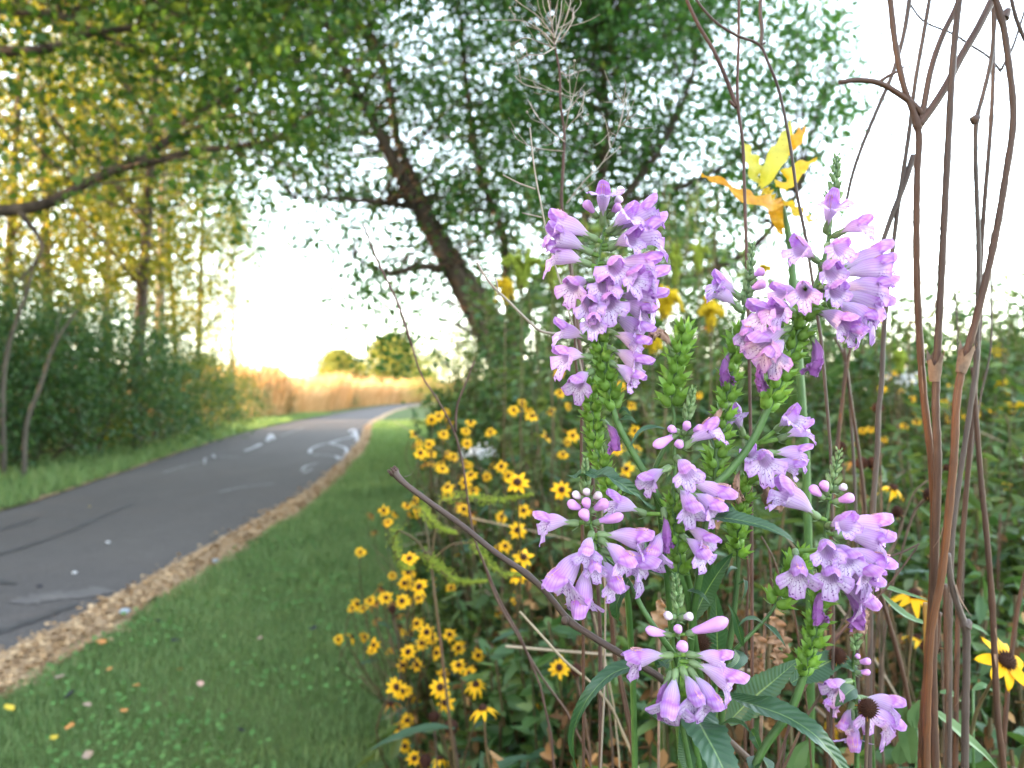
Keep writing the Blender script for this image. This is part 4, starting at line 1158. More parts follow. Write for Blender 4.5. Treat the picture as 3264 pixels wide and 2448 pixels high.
def corolla_mesh(name, seed, open_=1.0, wilt=0.0, hood=1.0, mat='corolla'):
    """two-lipped flower: length 1 along +Y, hood towards +Z"""
    r = np.random.default_rng(seed)
    nth, ntb, nl = 40, 11, 10
    th = np.linspace(0, 2 * math.pi, nth, endpoint=False) + math.pi / nth * 0
    rows = []; vs = []
    ph = (th + math.pi) % (2 * math.pi) - math.pi          # 0 = hood
    lo = (th % (2 * math.pi)) - math.pi                    # 0 = lower lip
    for t in np.linspace(0, 1, ntb):
        s = t * t * (3 - 2 * t)
        rad = .040 + (.155 - .040) * (s ** .85) * (.75 + .25 * open_)
        x = np.sin(th) * rad * (.92 + .1 * math.sin(t * 3)); z = np.cos(th) * rad * (1.0 + .12 * math.sin(t * 2.6)) + .035 * math.sin(t * math.pi) - .01
        z = z - .05 * s * (np.cos(th) < 0) * -np.cos(th)
        rows.append(np.stack([x, np.full_like(x, .60 * t) + .02 * np.sin(th * 3 + seed) * t, z], -1)); vs.append(np.full(nth, t * .55))
    end = rows[-1]
    wt = 1 / (1 + np.exp(-(np.cos(ph) - .28) * 12))        # hood weight
    hoodlen = .37 * hood * np.exp(-(ph / 1.12) ** 6)
    lobes = np.maximum.reduce([np.exp(-(lo / .50) ** 6) * .27, np.exp(-((np.abs(lo) - 1.08) / .48) ** 6) * .23]) * (.55 + .45 * open_)
    ext = np.maximum(hoodlen * wt, lobes * (1 - wt)) + .02
    for k in range(1, nl + 1):
        q = k / nl
        # hood: forward, arching up then nodding; pulls together to a spoon
        hx = end[:, 0] * (1 + .30 * math.sin(q * 2.4) - .12 * q ** 3); hy = end[:, 1] + ext * q; hz = end[:, 2] + ext * (.40 * q - .34 * q * q) - .09 * q * q * np.abs(np.sin(ph)) * 1.2
        # lower lip: forward then flaring out and down, frilled
        fl = ext * (open_ * (.55 * q + .5 * q * q))
        lx = end[:, 0] * 1.0 + np.sin(th) * fl * 1.0; ly = end[:, 1] + ext * (.95 * q - .35 * open_ * q * q); lz = end[:, 2] + np.cos(th) * fl * .95
        fr = .042 * q * q * np.sin(th * 17 + seed * 2.1) + .020 * q * np.sin(th * 9 + seed)
        lz = lz + fr; ly = ly + .6 * fr
        hz = hz + .010 * q * q * np.sin(th * 13 + seed); hx = hx + .008 * q * np.sin(th * 11)
        rows.append(np.stack([wt * hx + (1 - wt) * lx, wt * hy + (1 - wt) * ly, wt * hz + (1 - wt) * lz], -1)); vs.append(np.full(nth, .55 + .45 * q))
    g = np.stack(rows)
    if wilt:
        n = len(rows); tt = np.linspace(0, 1, n)[:, None]
        sq = 1 - wilt * (.35 + .3 * np.sin(th * 4 + seed)[None] * tt)
        g[..., 0] *= sq; g[..., 2] *= 1 - wilt * .3 * tt
        g += r.normal(0, .018 * wilt, g.shape) * tt[..., None]
        g[..., 2] -= .35 * wilt * tt ** 2.2
    uv = np.stack([np.broadcast_to((th / (2 * math.pi))[None], g.shape[:2]), np.stack(vs)], -1)
    # close the seam with a repeated column so the veins do not smear
    g = np.concatenate([g, g[:, :1]], 1); uv = np.concatenate([uv, np.stack([np.ones(len(rows)), uv[:, 0, 1]], -1)[:, None]], 1)
    mb = MB(); mb.grid(g, uv)
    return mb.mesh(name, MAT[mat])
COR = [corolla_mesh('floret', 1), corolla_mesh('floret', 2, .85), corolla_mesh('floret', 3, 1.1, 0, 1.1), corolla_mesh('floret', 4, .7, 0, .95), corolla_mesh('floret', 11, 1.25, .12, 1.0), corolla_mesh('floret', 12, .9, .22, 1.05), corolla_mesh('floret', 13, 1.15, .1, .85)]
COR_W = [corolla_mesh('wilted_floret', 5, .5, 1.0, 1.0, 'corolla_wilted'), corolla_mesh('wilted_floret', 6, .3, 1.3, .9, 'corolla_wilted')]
COR_D = [corolla_mesh('dead_floret', 7, .2, 1.5, .9, 'withered')]
def anthers():
    mb = MB()
    for s in (-1, 1):
        for k, y in ((.03, .80), (.055, .74)):
            p = [(s * k * .6, .45, .10), (s * k, y - .1, .165), (s * k * .9, y, .17)]
            mb.tube(cr(p, 3), .006, 4); mb.blob((s * k * .9, y + .01, .165), .018, 6, 4, (1, .3, 0), 1.4)
    return mb.mesh('stamens', MAT['stamen'])
MAT['stamen'] = plain('stamen', (.45, .10, .12), (.70, .50, .50), 300, .6)
STAMEN = anthers()

def calyx_mesh(name, mat, seed, flare=.32, belly=.30):
    mb = MB(); n = 30
    th = np.linspace(0, 2 * math.pi, n, endpoint=False)
    prof = [(0, .09), (.08, .20), (.25, belly), (.40, belly * 1.04), (.50, belly * .95), (.58, belly * .90)]
    rows = [np.stack([np.sin(th) * q, np.full(n, t), np.cos(th) * q], -1) for t, q in prof]
    tooth = np.abs(((th * 5 / (2 * math.pi) + .5) % 1) - .5) * 2       # 0 at tooth middle
    for k in (.33, .66, 1.0):
        h = .58 + .42 * k * (1 - tooth) ** .9
        q = belly * .90 + (flare - belly * .9) * k ** 1.5 * (1 - tooth)
        if k == 1.0: h = .58 + .46 * (1 - tooth) ** 1.0
        rows.append(np.stack([np.sin(th) * q, h, np.cos(th) * q], -1))
    g = np.stack(rows)
    g += np.random.default_rng(seed).normal(0, .006, g.shape)
    mb.grid(g, wrap=True)
    # small pointed bract under it
    s = np.linspace(0, 1, 6)[:, None]; q = np.linspace(-1, 1, 3)[None]
    w_ = .16 * (1 - s) ** .8
    mb.grid(np.stack([q * w_, .02 + s * .38 + 0 * q, -.20 - .30 * s ** .7 + .05 * np.abs(q)], -1))
    return mb.mesh(name, MAT[mat])
CAL = [calyx_mesh('calyx', 'calyx', 1, .44, .27), calyx_mesh('calyx', 'calyx', 2, .50, .29), calyx_mesh('calyx', 'calyx', 3, .40, .25)]
CAL_F = calyx_mesh('calyx', 'calyx_pale', 4, .22, .21)
CAL_T = calyx_mesh('bud_scale', 'calyx_pale', 5, .16, .24)
def bud_mesh(name, mat, s):
    mb = MB(); n = 14; a = np.linspace(0, 2 * math.pi, n, endpoint=False)
    prof = [(0, .10), (.12, .17), (.30, .22), (.48, .27), (.64, .31), (.78, .31), (.90, .24), (.97, .12), (1.0, .01)]
    mb.grid(np.stack([np.stack([np.sin(a) * q * (1 + .10 * np.cos(3 * a + t * 2)), np.full(n, t * s), np.cos(a) * q * (1 + .08 * np.sin(2 * a)) + .10 * (t - .5) ** 2 * s], -1) for t, q in prof]), wrap=True)
    return mb.mesh(name, MAT[mat])
BUD = bud_mesh('bud', 'bud', 1.05); BUD_P = bud_mesh('bud', 'bud_pale', .85); BUD_L = bud_mesh('bud', 'bud', 1.75)

def ybasis(d, up=(0, 0, 1), roll=0.0):
    y = Vector(d).normalized(); u = Vector(up)
    if abs(y.dot(u.normalized())) > .96: u = Vector((0, -1, .2))
    x = y.cross(u).normalized(); z = x.cross(y)
    m = Matrix((x, y, z)).transposed()
    return m @ Matrix.Rotation(roll, 3, 'Y')

OG = 'obedient plants with lilac flower spikes'
OR = np.random.default_rng(401)
FS = [1.0]
def obedient(label, d, axis, root_xy, florets=(), calyx=(), tip=(), buds=(), thick=.0016, wilted=(), csize=.0086, cgap=.0050):
    """axis: pixel points from tip to the lowest point seen, then the stem runs to the soil at root_xy"""
    P = [W(*a[:3], d + (a[3] if len(a) > 3 else 0)) for a in axis]
    b = Vector((*root_xy, 0))
    root = thing('obedient_plant', label, 'flower', b, OG)
    last = P[-1]
    full = cr([*P, last * .6 + b * .4 + Vector((0, 0, .0)), b], 8)
    mb = MB()
    Ls = np.concatenate([[0], np.cumsum(np.linalg.norm(np.diff(full, axis=0), axis=1))])
    rad = np.clip(thick * (.32 + Ls / .16), 0, thick * 1.15)
    mb.tube(full, rad, 8, True, -.16)
    mb.build('stem', MAT['op_stem'], root)
    def near(pt):
        k = np.argmin(np.linalg.norm(full - np.array(pt), axis=1)); return k
    tang = np.gradient(full, axis=0); tang = unit(-tang)          # pointing up to the tip
    def whorls(pts, size0, size1, gap0, gap1, meshes, tilt0, tilt1, jitter=.12):
        q = cr([W(*a[:3], d) for a in pts], 12); L = np.concatenate([[0], np.cumsum(np.linalg.norm(np.diff(q, axis=0), axis=1))])
        s, k = 0.0, OR.integers(2)
        while s < L[-1]:
            f = s / L[-1]
            p = np.array([np.interp(s, L, q[:, j]) for j in range(3)])
            i = near(p); t = Vector(tang[i]); sz = size0 + (size1 - size0) * f
            a0 = (k % 2) * math.pi / 2 + .5 + OR.normal(0, .1)
            n1 = t.orthogonal().normalized(); n1 = (Vector((1, .25, 0)) - t * t.dot(Vector((1, .25, 0)))).normalized(); n2 = t.cross(n1)
            for j in range(2):
                a = a0 + j * math.pi
                o = n1 * math.cos(a) + n2 * math.sin(a)
                tl = tilt0 + (tilt1 - tilt0) * f + OR.normal(0, jitter)
                dr = t * math.cos(tl) + o * math.sin(tl)
                mesh = meshes[OR.integers(len(meshes))]
                place_part(mesh, mesh.name.split('.')[0], root, Vector(p) + o * thick * .7 - b, ybasis(dr, t, 0), sz * OR.uniform(.9, 1.1))
            s += gap0 + (gap1 - gap0) * f; k += 1
    for seg in ([calyx] if calyx and not isinstance(calyx[0][0], tuple) else calyx):
        whorls(seg, csize * .9, csize * 1.05, cgap, cgap * 1.05, CAL, .62, .72)
    if tip:
        whorls(tip, csize * .22, csize * .72, .0014, .0042, [CAL_T], .35, .62)
    def flower(f, kinds, sc=1.0, wilt=False):
        c, bx, by, tx, ty, fw = f[:6]
        roll = f[6] if len(f) > 6 else 0
        p0 = W(c, bx, by, d); p1 = W(c, tx, ty, d) + Vector((0, -1, 0)) * fw * .001
        v = p1 - p0; L = v.length
        L = min(max(L, .019), .031) * sc * FS[0] * .95 * OR.uniform(.95, 1.08)
        i = near(p0); dv = v.normalized()
        # flower calyx first, the tube starts inside it
        cal = place_part(CAL_F, 'calyx', root, p0 - b, ybasis(dv), .0085)
        k = OR.integers(len(kinds))
        m = kinds[k]
        fl = place_part(m, m.name.split('.')[0], root, p0 + dv * .0045 - b, ybasis(dv, (0, 0, 1), roll + OR.normal(0, .12)), L)
        fl.scale = Vector((L * OR.uniform(1.08, 1.25), L, L * OR.uniform(1.05, 1.2)))
        if not wilt: place_part(STAMEN, 'stamens', fl, Vector((0, 0, 0)), Matrix.Identity(3), 1)
        # short stalk to the stem
        if (Vector(full[i]) - p0).length < .02:
            mb = MB(); mb.tube([Vector(full[i]), (Vector(full[i]) + p0) / 2, p0 + dv * .001], (.0011, .0013), 6); mb.build('flower_stalk', MAT['calyx'], root)
    for f in florets: flower(f, COR)
    for f in wilted: flower(f[:6], COR_D if len(f) > 6 and f[6] == 'dead' else COR_W, .95, True)
    for f in buds:
        c, x, y, tx, ty, sz = f[:6]; kd = f[6] if len(f) > 6 else 'b'
        p0 = W(c, x, y, d); dv = W(c, tx, ty, d) + Vector((0, -.004, 0)) - p0
        if dv.length < 1e-4: dv = Vector((0, -1, .3))
        place_part(CAL_F, 'calyx', root, p0 - b, ybasis(dv), .0062 + sz * .001)
        place_part({'b': BUD, 'p': BUD_P, 'l': BUD_L}[kd], 'bud', root, p0 + dv.normalized() * .003 - b, ybasis(dv), sz * .0075)
        i = near(p0)
        mb = MB(); mb.tube([Vector(full[i]), p0 + dv.normalized() * .001], .0009, 5); mb.build('flower_stalk', MAT['calyx'], root)
    return root, full
def cs(c, *pts): return [(c, *p) for p in pts]

D1 = .40
# 1 the tall left spike
FS[0] = 1.05; obedient('tallest left spike with a thick crowd of lilac florets on both sides', D1,
    cs('A', (515, 195), (500, 300), (475, 480), (445, 640), (440, 800), (455, 950), (480, 1100), (500, 1240), (555, 1480), (645, 1659)) + cs('B', (640, 170), (720, 310), (800, 480, .03)),
    (.15, .52),
    cs('A', (478, 385, 472, 215, 9), (452, 470, 195, 345, 3), (420, 545, 190, 440, 8), (415, 610, 185, 530, 2),
       (530, 440, 755, 285, 3), (505, 500, 785, 405, 5), (515, 520, 640, 470, 16), (490, 620, 800, 590, 4), (500, 600, 530, 640, 20),
       (500, 700, 790, 680, 4), (510, 690, 640, 690, 17), (470, 690, 470, 745, 21), (420, 700, 280, 735, 15), (430, 800, 380, 850, 20), (480, 790, 490, 840, 21),
       (520, 780, 780, 800, 6), (520, 810, 730, 880, 9), (440, 880, 405, 945, 20), (500, 880, 690, 985, 7), (500, 980, 690, 1060, 9), (500, 1070, 680, 1165, 9), (505, 1150, 650, 1245, 10),
       (420, 1040, 235, 960, 3), (420, 1130, 255, 1110, 8), (425, 1200, 310, 1275, 14), (500, 430, 560, 380, 5)),
    [cs('A', (450, 985), (470, 1100), (492, 1210), (525, 1340), (545, 1420))], cs('A', (515, 190), (508, 300)),
    cs('A', (450, 340, 395, 290, 1.1), (510, 345, 545, 305, .9), (540, 240, 565, 210, .9, 'p'), (525, 290, 560, 255, .9, 'p')))
# 1b calyx column beside it
FS[0] = 1.0; obedient('spent green calyx spike close beside the tallest left spike, its stem hidden', D1 + .012,
    cs('A', (410, 1270), (410, 1380), (430, 1500), (440, 1650)) + cs('B', (425, 120), (465, 260), (490, 430), (520, 560, .02)),
    (.10, .55), (), [cs('A', (410, 1270), (412, 1380), (430, 1500), (438, 1640)) + cs('B', (440, 190), (470, 290), (490, 420))], (), (),
    wilted=[('A', 470, 1480, 515, 1530, 6)])
# 2 calyx spike in the middle
FS[0] = 1.0; obedient('thick spent calyx spike in the middle, green without open flowers', D1 + .015,
    cs('A', (935, 975), (915, 1080), (890, 1200), (870, 1350), (880, 1500)) + cs('B', (690, 160), (720, 400, .02)), (.17, .53), (),
    [cs('A', (935, 985), (915, 1080), (890, 1200), (872, 1340), (875, 1420))], (), (), csize=.0100, cgap=.0056,
    wilted=[('A', 880, 1120, 815, 990, 4, 'dead')])
# 2b the middle spike with open flowers
FS[0] = 1.10; obedient('middle spike with a pale bud tip above four open florets', D1 - .005,
    cs('A', (990, 1300), (965, 1400), (940, 1500), (920, 1590)) + cs('B', (800, 20), (795, 120), (785, 300), (790, 420), (805, 540), (820, 680), (850, 780, .01), (875, 900, .02)),
    (.16, .50),
    cs('A', (930, 1640, 1005, 1570, 4)) + cs('B', (770, 140, 635, 190, 10), (800, 90, 820, 150, 20), (800, 230, 850, 330, 17), (830, 210, 1035, 265, 8), (850, 260, 975, 320, 14),
       (760, 430, 670, 540, 10), (820, 420, 905, 470, 10), (820, 480, 880, 525, 12), (650, 380, 505, 315, 2)),
    [cs('B', (785, 320), (790, 420), (805, 540), (820, 680))], cs('A', (990, 1300), (965, 1400), (945, 1490)),
    cs('A', (900, 1560, 830, 1590, 1.1, 'l'), (910, 1550, 870, 1535, .9), (930, 1560, 935, 1525, .9), (960, 1560, 995, 1535, .9), (920, 1600, 905, 1605, 1.0)),
    wilted=[('B', 735, 345, 738, 465, 10)])
# 3 spike with slim green tip
FS[0] = 1.0; obedient('slim tipped spike with one pair of florets at its left, spent calyces below', D1 + .01,
    cs('A', (1320, 480), (1310, 600), (1295, 740), (1275, 860), (1250, 980), (1215, 1120), (1190, 1280), (1170, 1420), (1150, 1560)) + cs('B', (1005, 60), (1000, 200), (980, 400, .02)),
    (.21, .52),
    cs('A', (1262, 800, 1130, 710, 4), (1260, 870, 1180, 800, 2), (1265, 950, 1235, 1005, 18)),
    [cs('A', (1245, 1000), (1215, 1120), (1190, 1280), (1170, 1420), (1150, 1560)) + cs('B', (1004, 110), (1000, 190))], cs('A', (1320, 480), (1310, 600), (1295, 740), (1278, 850)),
    cs('A', (1300, 690, 1335, 665, .9), (1290, 765, 1335, 735, 1.1)),
    wilted=[('A', 1220, 1060, 1150, 1180, 3), ('A', 1190, 1380, 1120, 1440, 4, 'dead')])
# 4 the big right spike
FS[0] = 1.05; obedient('big right spike leaning right with many lilac florets below a slender green tip', D1 - .005,
    cs('A', (1795, -5), (1782, 150), (1770, 280), (1745, 480), (1690, 690), (1610, 890), (1560, 1040), (1480, 1240), (1395, 1440), (1330, 1580)) + cs('B', (1060, 170), (1005, 225), (965, 360), (925, 640), (885, 880, .015)),
    (.20, .49),
    cs('A', (1730, 430, 1722, 300, 10), (1770, 450, 1870, 400, 12), (1735, 500, 1740, 540, 20), (1690, 590, 1575, 540, 8), (1700, 610, 1690, 665, 20),
       (1770, 650, 2095, 520, 3), (1775, 680, 2080, 610, 8), (1760, 730, 2060, 745, 8), (1745, 770, 2040, 840, 7), (1700, 740, 1720, 775, 22), (1740, 800, 1960, 930, 10),
       (1650, 860, 1790, 950, 17), (1720, 860, 1850, 990, 13), (1620, 740, 1540, 770, 17), (1610, 770, 1430, 760, 9), (1560, 900, 1310, 870, 9), (1550, 870, 1390, 860, 15), (1540, 960, 1310, 1050, 11), (1520, 1010, 1380, 1120, 12)),
    [cs('A', (1600, 910), (1560, 1040), (1480, 1240), (1395, 1440))], cs('A', (1795, -5), (1782, 150), (1772, 270)),
    cs('A', (1775, 300, 1810, 285, .9), (1755, 300, 1705, 270, .8, 'p')), csize=.0098, cgap=.0054,
    wilted=[('A', 1640, 970, 1700, 1180, 6), ('A', 1400, 1080, 1350, 1180, 4)])
# 5
FS[0] = 1.0; obedient('spike behind with florets only at its right, calyces crowded above and below', D1 + .025,
    cs('B', (1215, 20), (1185, 110), (1155, 220), (1130, 350), (1112, 480), (1112, 640), (1100, 800), (1075, 1000), (1060, 1090)), (.235, .55),
    cs('B', (1210, 70, 1190, 80, 22), (1250, 70, 1440, 60, 4), (1245, 100, 1380, 130, 8), (1150, 100, 1140, 70, 8)) + cs('A', (1460, 1590, 1560, 1545, 3), (1270, 1570, 1235, 1500, 4), (1450, 1540, 1470, 1500, 6)),
    [cs('B', (1175, 130), (1155, 220), (1130, 350), (1112, 480), (1112, 610))], (), (),
    wilted=[('B', 1240, 130, 1245, 260, 4, 'dead'), ('B', 1280, 150, 1320, 220, 4, 'dead'), ('B', 1130, 120, 1100, 180, 4, 'dead')])
# 6 right lower spike
FS[0] = 1.10; obedient('lower right spike under the big one, florets hanging right over a long calyx row', D1 - .01,
    cs('B', (1622, 55), (1600, 160), (1575, 300), (1555, 420), (1555, 560), (1545, 700), (1505, 930), (1445, 1190), (1390, 1340), (1225, 1590), (1195, 1659)), (.22, .47),
    cs('B', (1525, 400, 1330, 250, 3), (1560, 440, 1585, 380, 19), (1590, 430, 1840, 420, 4), (1590, 480, 1830, 495, 7), (1600, 540, 1790, 600, 10), (1540, 510, 1485, 520, 19), (1550, 590, 1505, 640, 19),
       (1580, 620, 1760, 700, 9), (1570, 520, 1600, 560, 20), (1590, 680, 1730, 800, 9), (1400, 560, 1370, 610, 12), (1590, 590, 1700, 640, 16)),
    [cs('B', (1548, 690), (1505, 930), (1445, 1190), (1430, 1230))], cs('B', (1622, 55), (1600, 160), (1580, 280)),
    cs('B', (1545, 300, 1480, 250, 1.1), (1560, 280, 1535, 240, 1.0), (1590, 320, 1625, 300, 1.1), (1590, 260, 1618, 240, .8, 'p')),
    wilted=[('B', 1560, 710, 1490, 810, 6), ('B', 1600, 720, 1680, 800, 8), ('B', 1630, 740, 1740, 850, 8, 'dead')])
# 7 short thick calyx spike
FS[0] = 1.0; obedient('short thick calyx spike bending to the right, no flowers', D1 + .01,
    cs('B', (1420, 600), (1375, 680), (1330, 780), (1280, 870), (1200, 960), (1110, 1050), (1040, 1140, .01)), (.19, .51), (),
    [cs('B', (1420, 605), (1375, 690), (1330, 780), (1285, 860))], (), (), csize=.0105, cgap=.0054)
# 8 left middle spike
FS[0] = 1.10; obedient('lower left spike with round pink buds above drooping florets', D1 - .01,
    cs('B', (342, 110), (347, 280), (360, 400), (388, 490), (430, 590, .006), (540, 690, .008), (640, 870), (740, 1020), (800, 1110, .01), (850, 1300, .02)), (.14, .49),
    cs('B', (310, 425, 125, 405, 4), (375, 470, 330, 540, 16), (370, 530, 180, 700, 12), (380, 530, 375, 620, 16), (360, 590, 315, 820, 8),
       (400, 480, 650, 490, 5), (410, 500, 530, 580, 15), (420, 560, 630, 620, 9), (410, 580, 480, 690, 14)),
    (), cs('B', (342, 110), (347, 280)),
    cs('B', (350, 300, 345, 265, .8, 'p'), (335, 310, 290, 275, .9, 'p'), (360, 310, 400, 280, .9, 'p'), (340, 360, 280, 328, 1.1), (352, 370, 345, 328, 1.0), (365, 370, 415, 330, 1.2), (352, 420, 340, 392, 1.2), (378, 425, 450, 400, 1.1, 'l')))
# 9 front bottom spike
FS[0] = 1.04; obedient('lowest front spike, a ring of lilac florets spread under a few buds', D1 - .025,
    cs('B', (795, 690), (808, 800), (808, 900), (812, 1000), (815, 1100), (805, 1260), (812, 1360), (840, 1500), (870, 1659)), (.12, .46),
    cs('B', (785, 1090, 570, 1080, 5), (845, 1085, 1045, 1085, 6), (860, 1120, 1075, 1190, 8), (800, 1160, 735, 1300, 15), (825, 1150, 870, 1260, 18), (860, 1150, 965, 1290, 14)),
    [cs('B', (800, 1270), (808, 1340), (812, 1390))], cs('B', (795, 690), (808, 800), (808, 880)),
    cs('B', (795, 900, 755, 880, .9, 'p'), (815, 905, 845, 885, .9, 'p'), (775, 990, 695, 962, 1.0, 'l'), (850, 985, 955, 935, 1.45, 'l'), (808, 985, 800, 955, .9), (812, 1060, 812, 1040, 1.2)),
    wilted=[('B', 780, 1170, 695, 1310, 6)])
# 10 small right bottom spike
FS[0] = 1.0; obedient('small spike at the lower right corner with florets beside a dark seed head', .50,
    cs('G', (318, 1025), (305, 1110), (292, 1200), (298, 1320), (305, 1480), (308, 1659)), (.34, .60),
    cs('G', (290, 1345, 185, 1370, 6), (300, 1350, 305, 1390, 20), (290, 1380, 225, 1450, 10), (285, 1410, 275, 1550, 8), (310, 1360, 470, 1375, 5), (315, 1380, 470, 1470, 9), (285, 1290, 215, 1290, 5)),
    (), cs('G', (318, 1025), (305, 1110), (296, 1180)), cs('G', (295, 1215, 330, 1200, 1.0), (296, 1255, 335, 1245, .9), (300, 1195, 296, 1180, .7)))

# ------------------------------------------------------------------ leaves of the obedient plants
def blade_leaf(parent, crop, pts, d, width, nrm=(0, -.6, .8), teeth=15, fold=.28, wave=.0, base_w=.25, mat='op_leaf', name='leaf', label=None, twist=0.0):
    """pts: x, y, extra distance; width in metres"""
    q = cr([W(crop, p[0], p[1], d + (p[2] if len(p) > 2 else 0)) for p in pts], 20)
    L = np.concatenate([[0], np.cumsum(np.linalg.norm(np.diff(q, axis=0), axis=1))]); s = L / L[-1]
    n = teeth * 4 + 1; ss = np.linspace(0, 1, n)
    c = np.stack([np.interp(ss, s, q[:, k]) for k in range(3)], -1)
    t = unit(np.gradient(c, axis=0)); nn = np.array(nrm, float)
    side = unit(np.cross(t, nn)); up = np.cross(side, t)
    if twist:
        a = twist * (ss - .3); side, up = side * np.cos(a)[:, None] + up * np.sin(a)[:, None], up * np.cos(a)[:, None] - side * np.sin(a)[:, None]
    prof = (base_w + (1 - base_w) * np.clip(ss / .35, 0, 1) ** .8) * np.clip((1 - ss) / .62, 0, 1) ** .75
    prof = np.clip(prof, .012, None) * width / 2
    saw = ((np.arange(n) % 4) / 3.0)
    edge = 1 + .11 * saw - .03; edge[(ss < .10) | (ss > .985)] = .98
    if mat.startswith('yl_'): edge = np.ones(n)
    cols = []
    for k, qx in enumerate((-1, -.8, -.4, -.04, .04, .4, .8, 1)):
        e = edge if abs(qx) == 1 else 1
        w_ = prof * qx * e
        lift = np.abs(w_) * fold + .0012 * wave * np.sin(ss * 22 + qx * 2) * abs(qx) + (0 if abs(qx) > .1 else -.0004)
        cols.append(c + side * w_[:, None] + up * lift[:, None])
    g = np.stack(cols, 1)
    uv = np.stack([np.broadcast_to((np.array([-1, -.8, -.4, -.04, .04, .4, .8, 1]) * .5 + .5)[None], g.shape[:2]), np.broadcast_to(ss[:, None] * 2.2, g.shape[:2])], -1)
    mb = MB(); mb.grid(g, uv)
    o = mb.build(name, MAT[mat], parent)
    if label: o['label'] = label
    return o
OP = [o for o in COL.objects if o.name.startswith('obedient_plant')]
def leafy(i, crop, pts, dd, wpx, **k):
    d = (D1 if i != 10 else .5) + dd
    return blade_leaf(OP[i], crop, pts, d, wpx / CROPS[crop][2] / FPX * d, **k)
MAT['op_leaf_lit'] = MAT['op_leaf'].copy(); MAT['op_leaf_lit'].name = 'op_leaf_lit'
leafy(9, 'B', [(700, 1180, .02), (640, 1160, .0), (560, 1150, -.01), (470, 1185, -.015), (380, 1270, -.02), (310, 1380, -.02), (275, 1500, -.015), (280, 1600, -.01), (300, 1680)], .0, 80, nrm=(-.25, -.55, .8), teeth=26, fold=.35, label='long leaf arching down to the left')
leafy(9, 'B', [(860, 1270, .015), (900, 1380, -.01), (945, 1480, -.03), (1000, 1580, -.04), (1050, 1690, -.045), (1090, 1800, -.04), (1110, 1900, -.03)], -.01, 215, nrm=(.15, -.8, .55), teeth=20, fold=.22, wave=1, base_w=.6, label='broad toothed leaf hanging straight down')
leafy(6, 'B', [(1000, 1285, .02), (1100, 1310, .0), (1230, 1350, -.02), (1370, 1405, -.03), (1500, 1490, -.04), (1600, 1600, -.04), (1680, 1720, -.04), (1730, 1830, -.03)], .0, 135, nrm=(.1, -.55, .85), teeth=26, fold=.3, base_w=.45, label='long leaf slanting down to the right')
leafy(5, 'B', [(840, 405, .0), (930, 398, .0), (1040, 395, -.01), (1160, 415, -.015), (1290, 455, -.02), (1370, 500, -.02), (1420, 555, -.015)], -.01, 92, nrm=(.05, -.6, .8), teeth=18, fold=.3, label='toothed leaf reaching right between the spikes')
leafy(1, 'B', [(262, 188, .01), (340, 178, .0), (430, 182, -.01), (510, 215, -.02), (590, 275, -.02), (650, 325, -.02), (692, 352, -.02)], -.012, 100, nrm=(.2, -.7, .7), teeth=14, fold=.35, wave=1.2, label='dark toothed leaf behind the pink buds')
leafy(5, 'B', [(880, 920, .02), (940, 790, .02), (1000, 690, .015), (1085, 575, .01)], .005, 125, nrm=(-.5, -.8, .2), teeth=12, fold=.3, label='upright leaf pointing up to the right')
leafy(5, 'B', [(1020, 1250, .03), (1010, 1080, .03), (1005, 930, .03), (1000, 775, .03)], .01, 150, nrm=(-.1, -1, -.1), teeth=16, fold=.1, label='bright green upright leaf with a pale midrib')
leafy(8, 'B', [(562, 705, .0), (530, 760, -.01), (500, 830, -.012), (500, 890, -.01), (525, 940, .0)], .0, 75, nrm=(-.6, -.7, .3), teeth=10, fold=.5, label='small folded leaf under the lower left florets')
leafy(6, 'B', [(1060, 1430, .05), (1160, 1330, .05), (1290, 1220, .05), (1420, 1110, .05)], .04, 200, nrm=(-.2, -.75, .65), teeth=14, fold=.12, label='broad dull leaf behind the long leaf')
leafy(6, 'B', [(1380, 1230, .05), (1500, 1160, .05), (1620, 1110, .05), (1740, 1195, .05)], .05, 150, nrm=(.1, -.7, .7), teeth=14, fold=.1, label='broad dull leaf behind the dark seed head')
leafy(9, 'B', [(820, 1440, .01), (760, 1430, .0), (700, 1405, -.005), (655, 1375, -.01)], .0, 55, nrm=(-.1, -.6, .8), teeth=9)
leafy(5, 'B', [(1080, 1060, .0), (1120, 1090, -.01), (1080, 1150, -.02), (1020, 1165, -.02)], .0, 80, nrm=(.3, -.7, .6), teeth=8)
leafy(9, 'B', [(870, 1690, .02), (850, 1570, .02), (835, 1470, .02), (825, 1400, .02)], .0, 110, nrm=(.2, -1, .1), teeth=14, fold=.25)
leafy(9, 'B', [(930, 1700, .03), (915, 1600, .03), (935, 1520, .03), (960, 1440, .03)], .0, 90, nrm=(-.2, -1, .1), teeth=12, fold=.25)
leafy(4, 'B', [(830, 770, .01), (880, 765, .0), (930, 785, -.005), (972, 835, -.005)], .0, 40, nrm=(.1, -.6, .8), teeth=8)
leafy(8, 'B', [(570, 690, .01), (630, 665, .0), (690, 668, -.005), (745, 700, -.005)], .0, 44, nrm=(.05, -.6, .8), teeth=8)
leafy(7, 'B', [(1245, 930, .0), (1285, 960, -.005), (1320, 1000, -.008), (1352, 1045, -.008)], .0, 38, nrm=(.3, -.6, .7), teeth=7)
leafy(7, 'B', [(1240, 930, .0), (1190, 905, -.005), (1150, 910, -.008), (1110, 945, -.008)], .0, 34, nrm=(-.3, -.6, .7), teeth=7)
leafy(5, 'B', [(1115, 730, .0), (1145, 710, -.005), (1150, 760, -.01), (1130, 815, -.01)], .0, 26, nrm=(.4, -.7, .5), teeth=6)
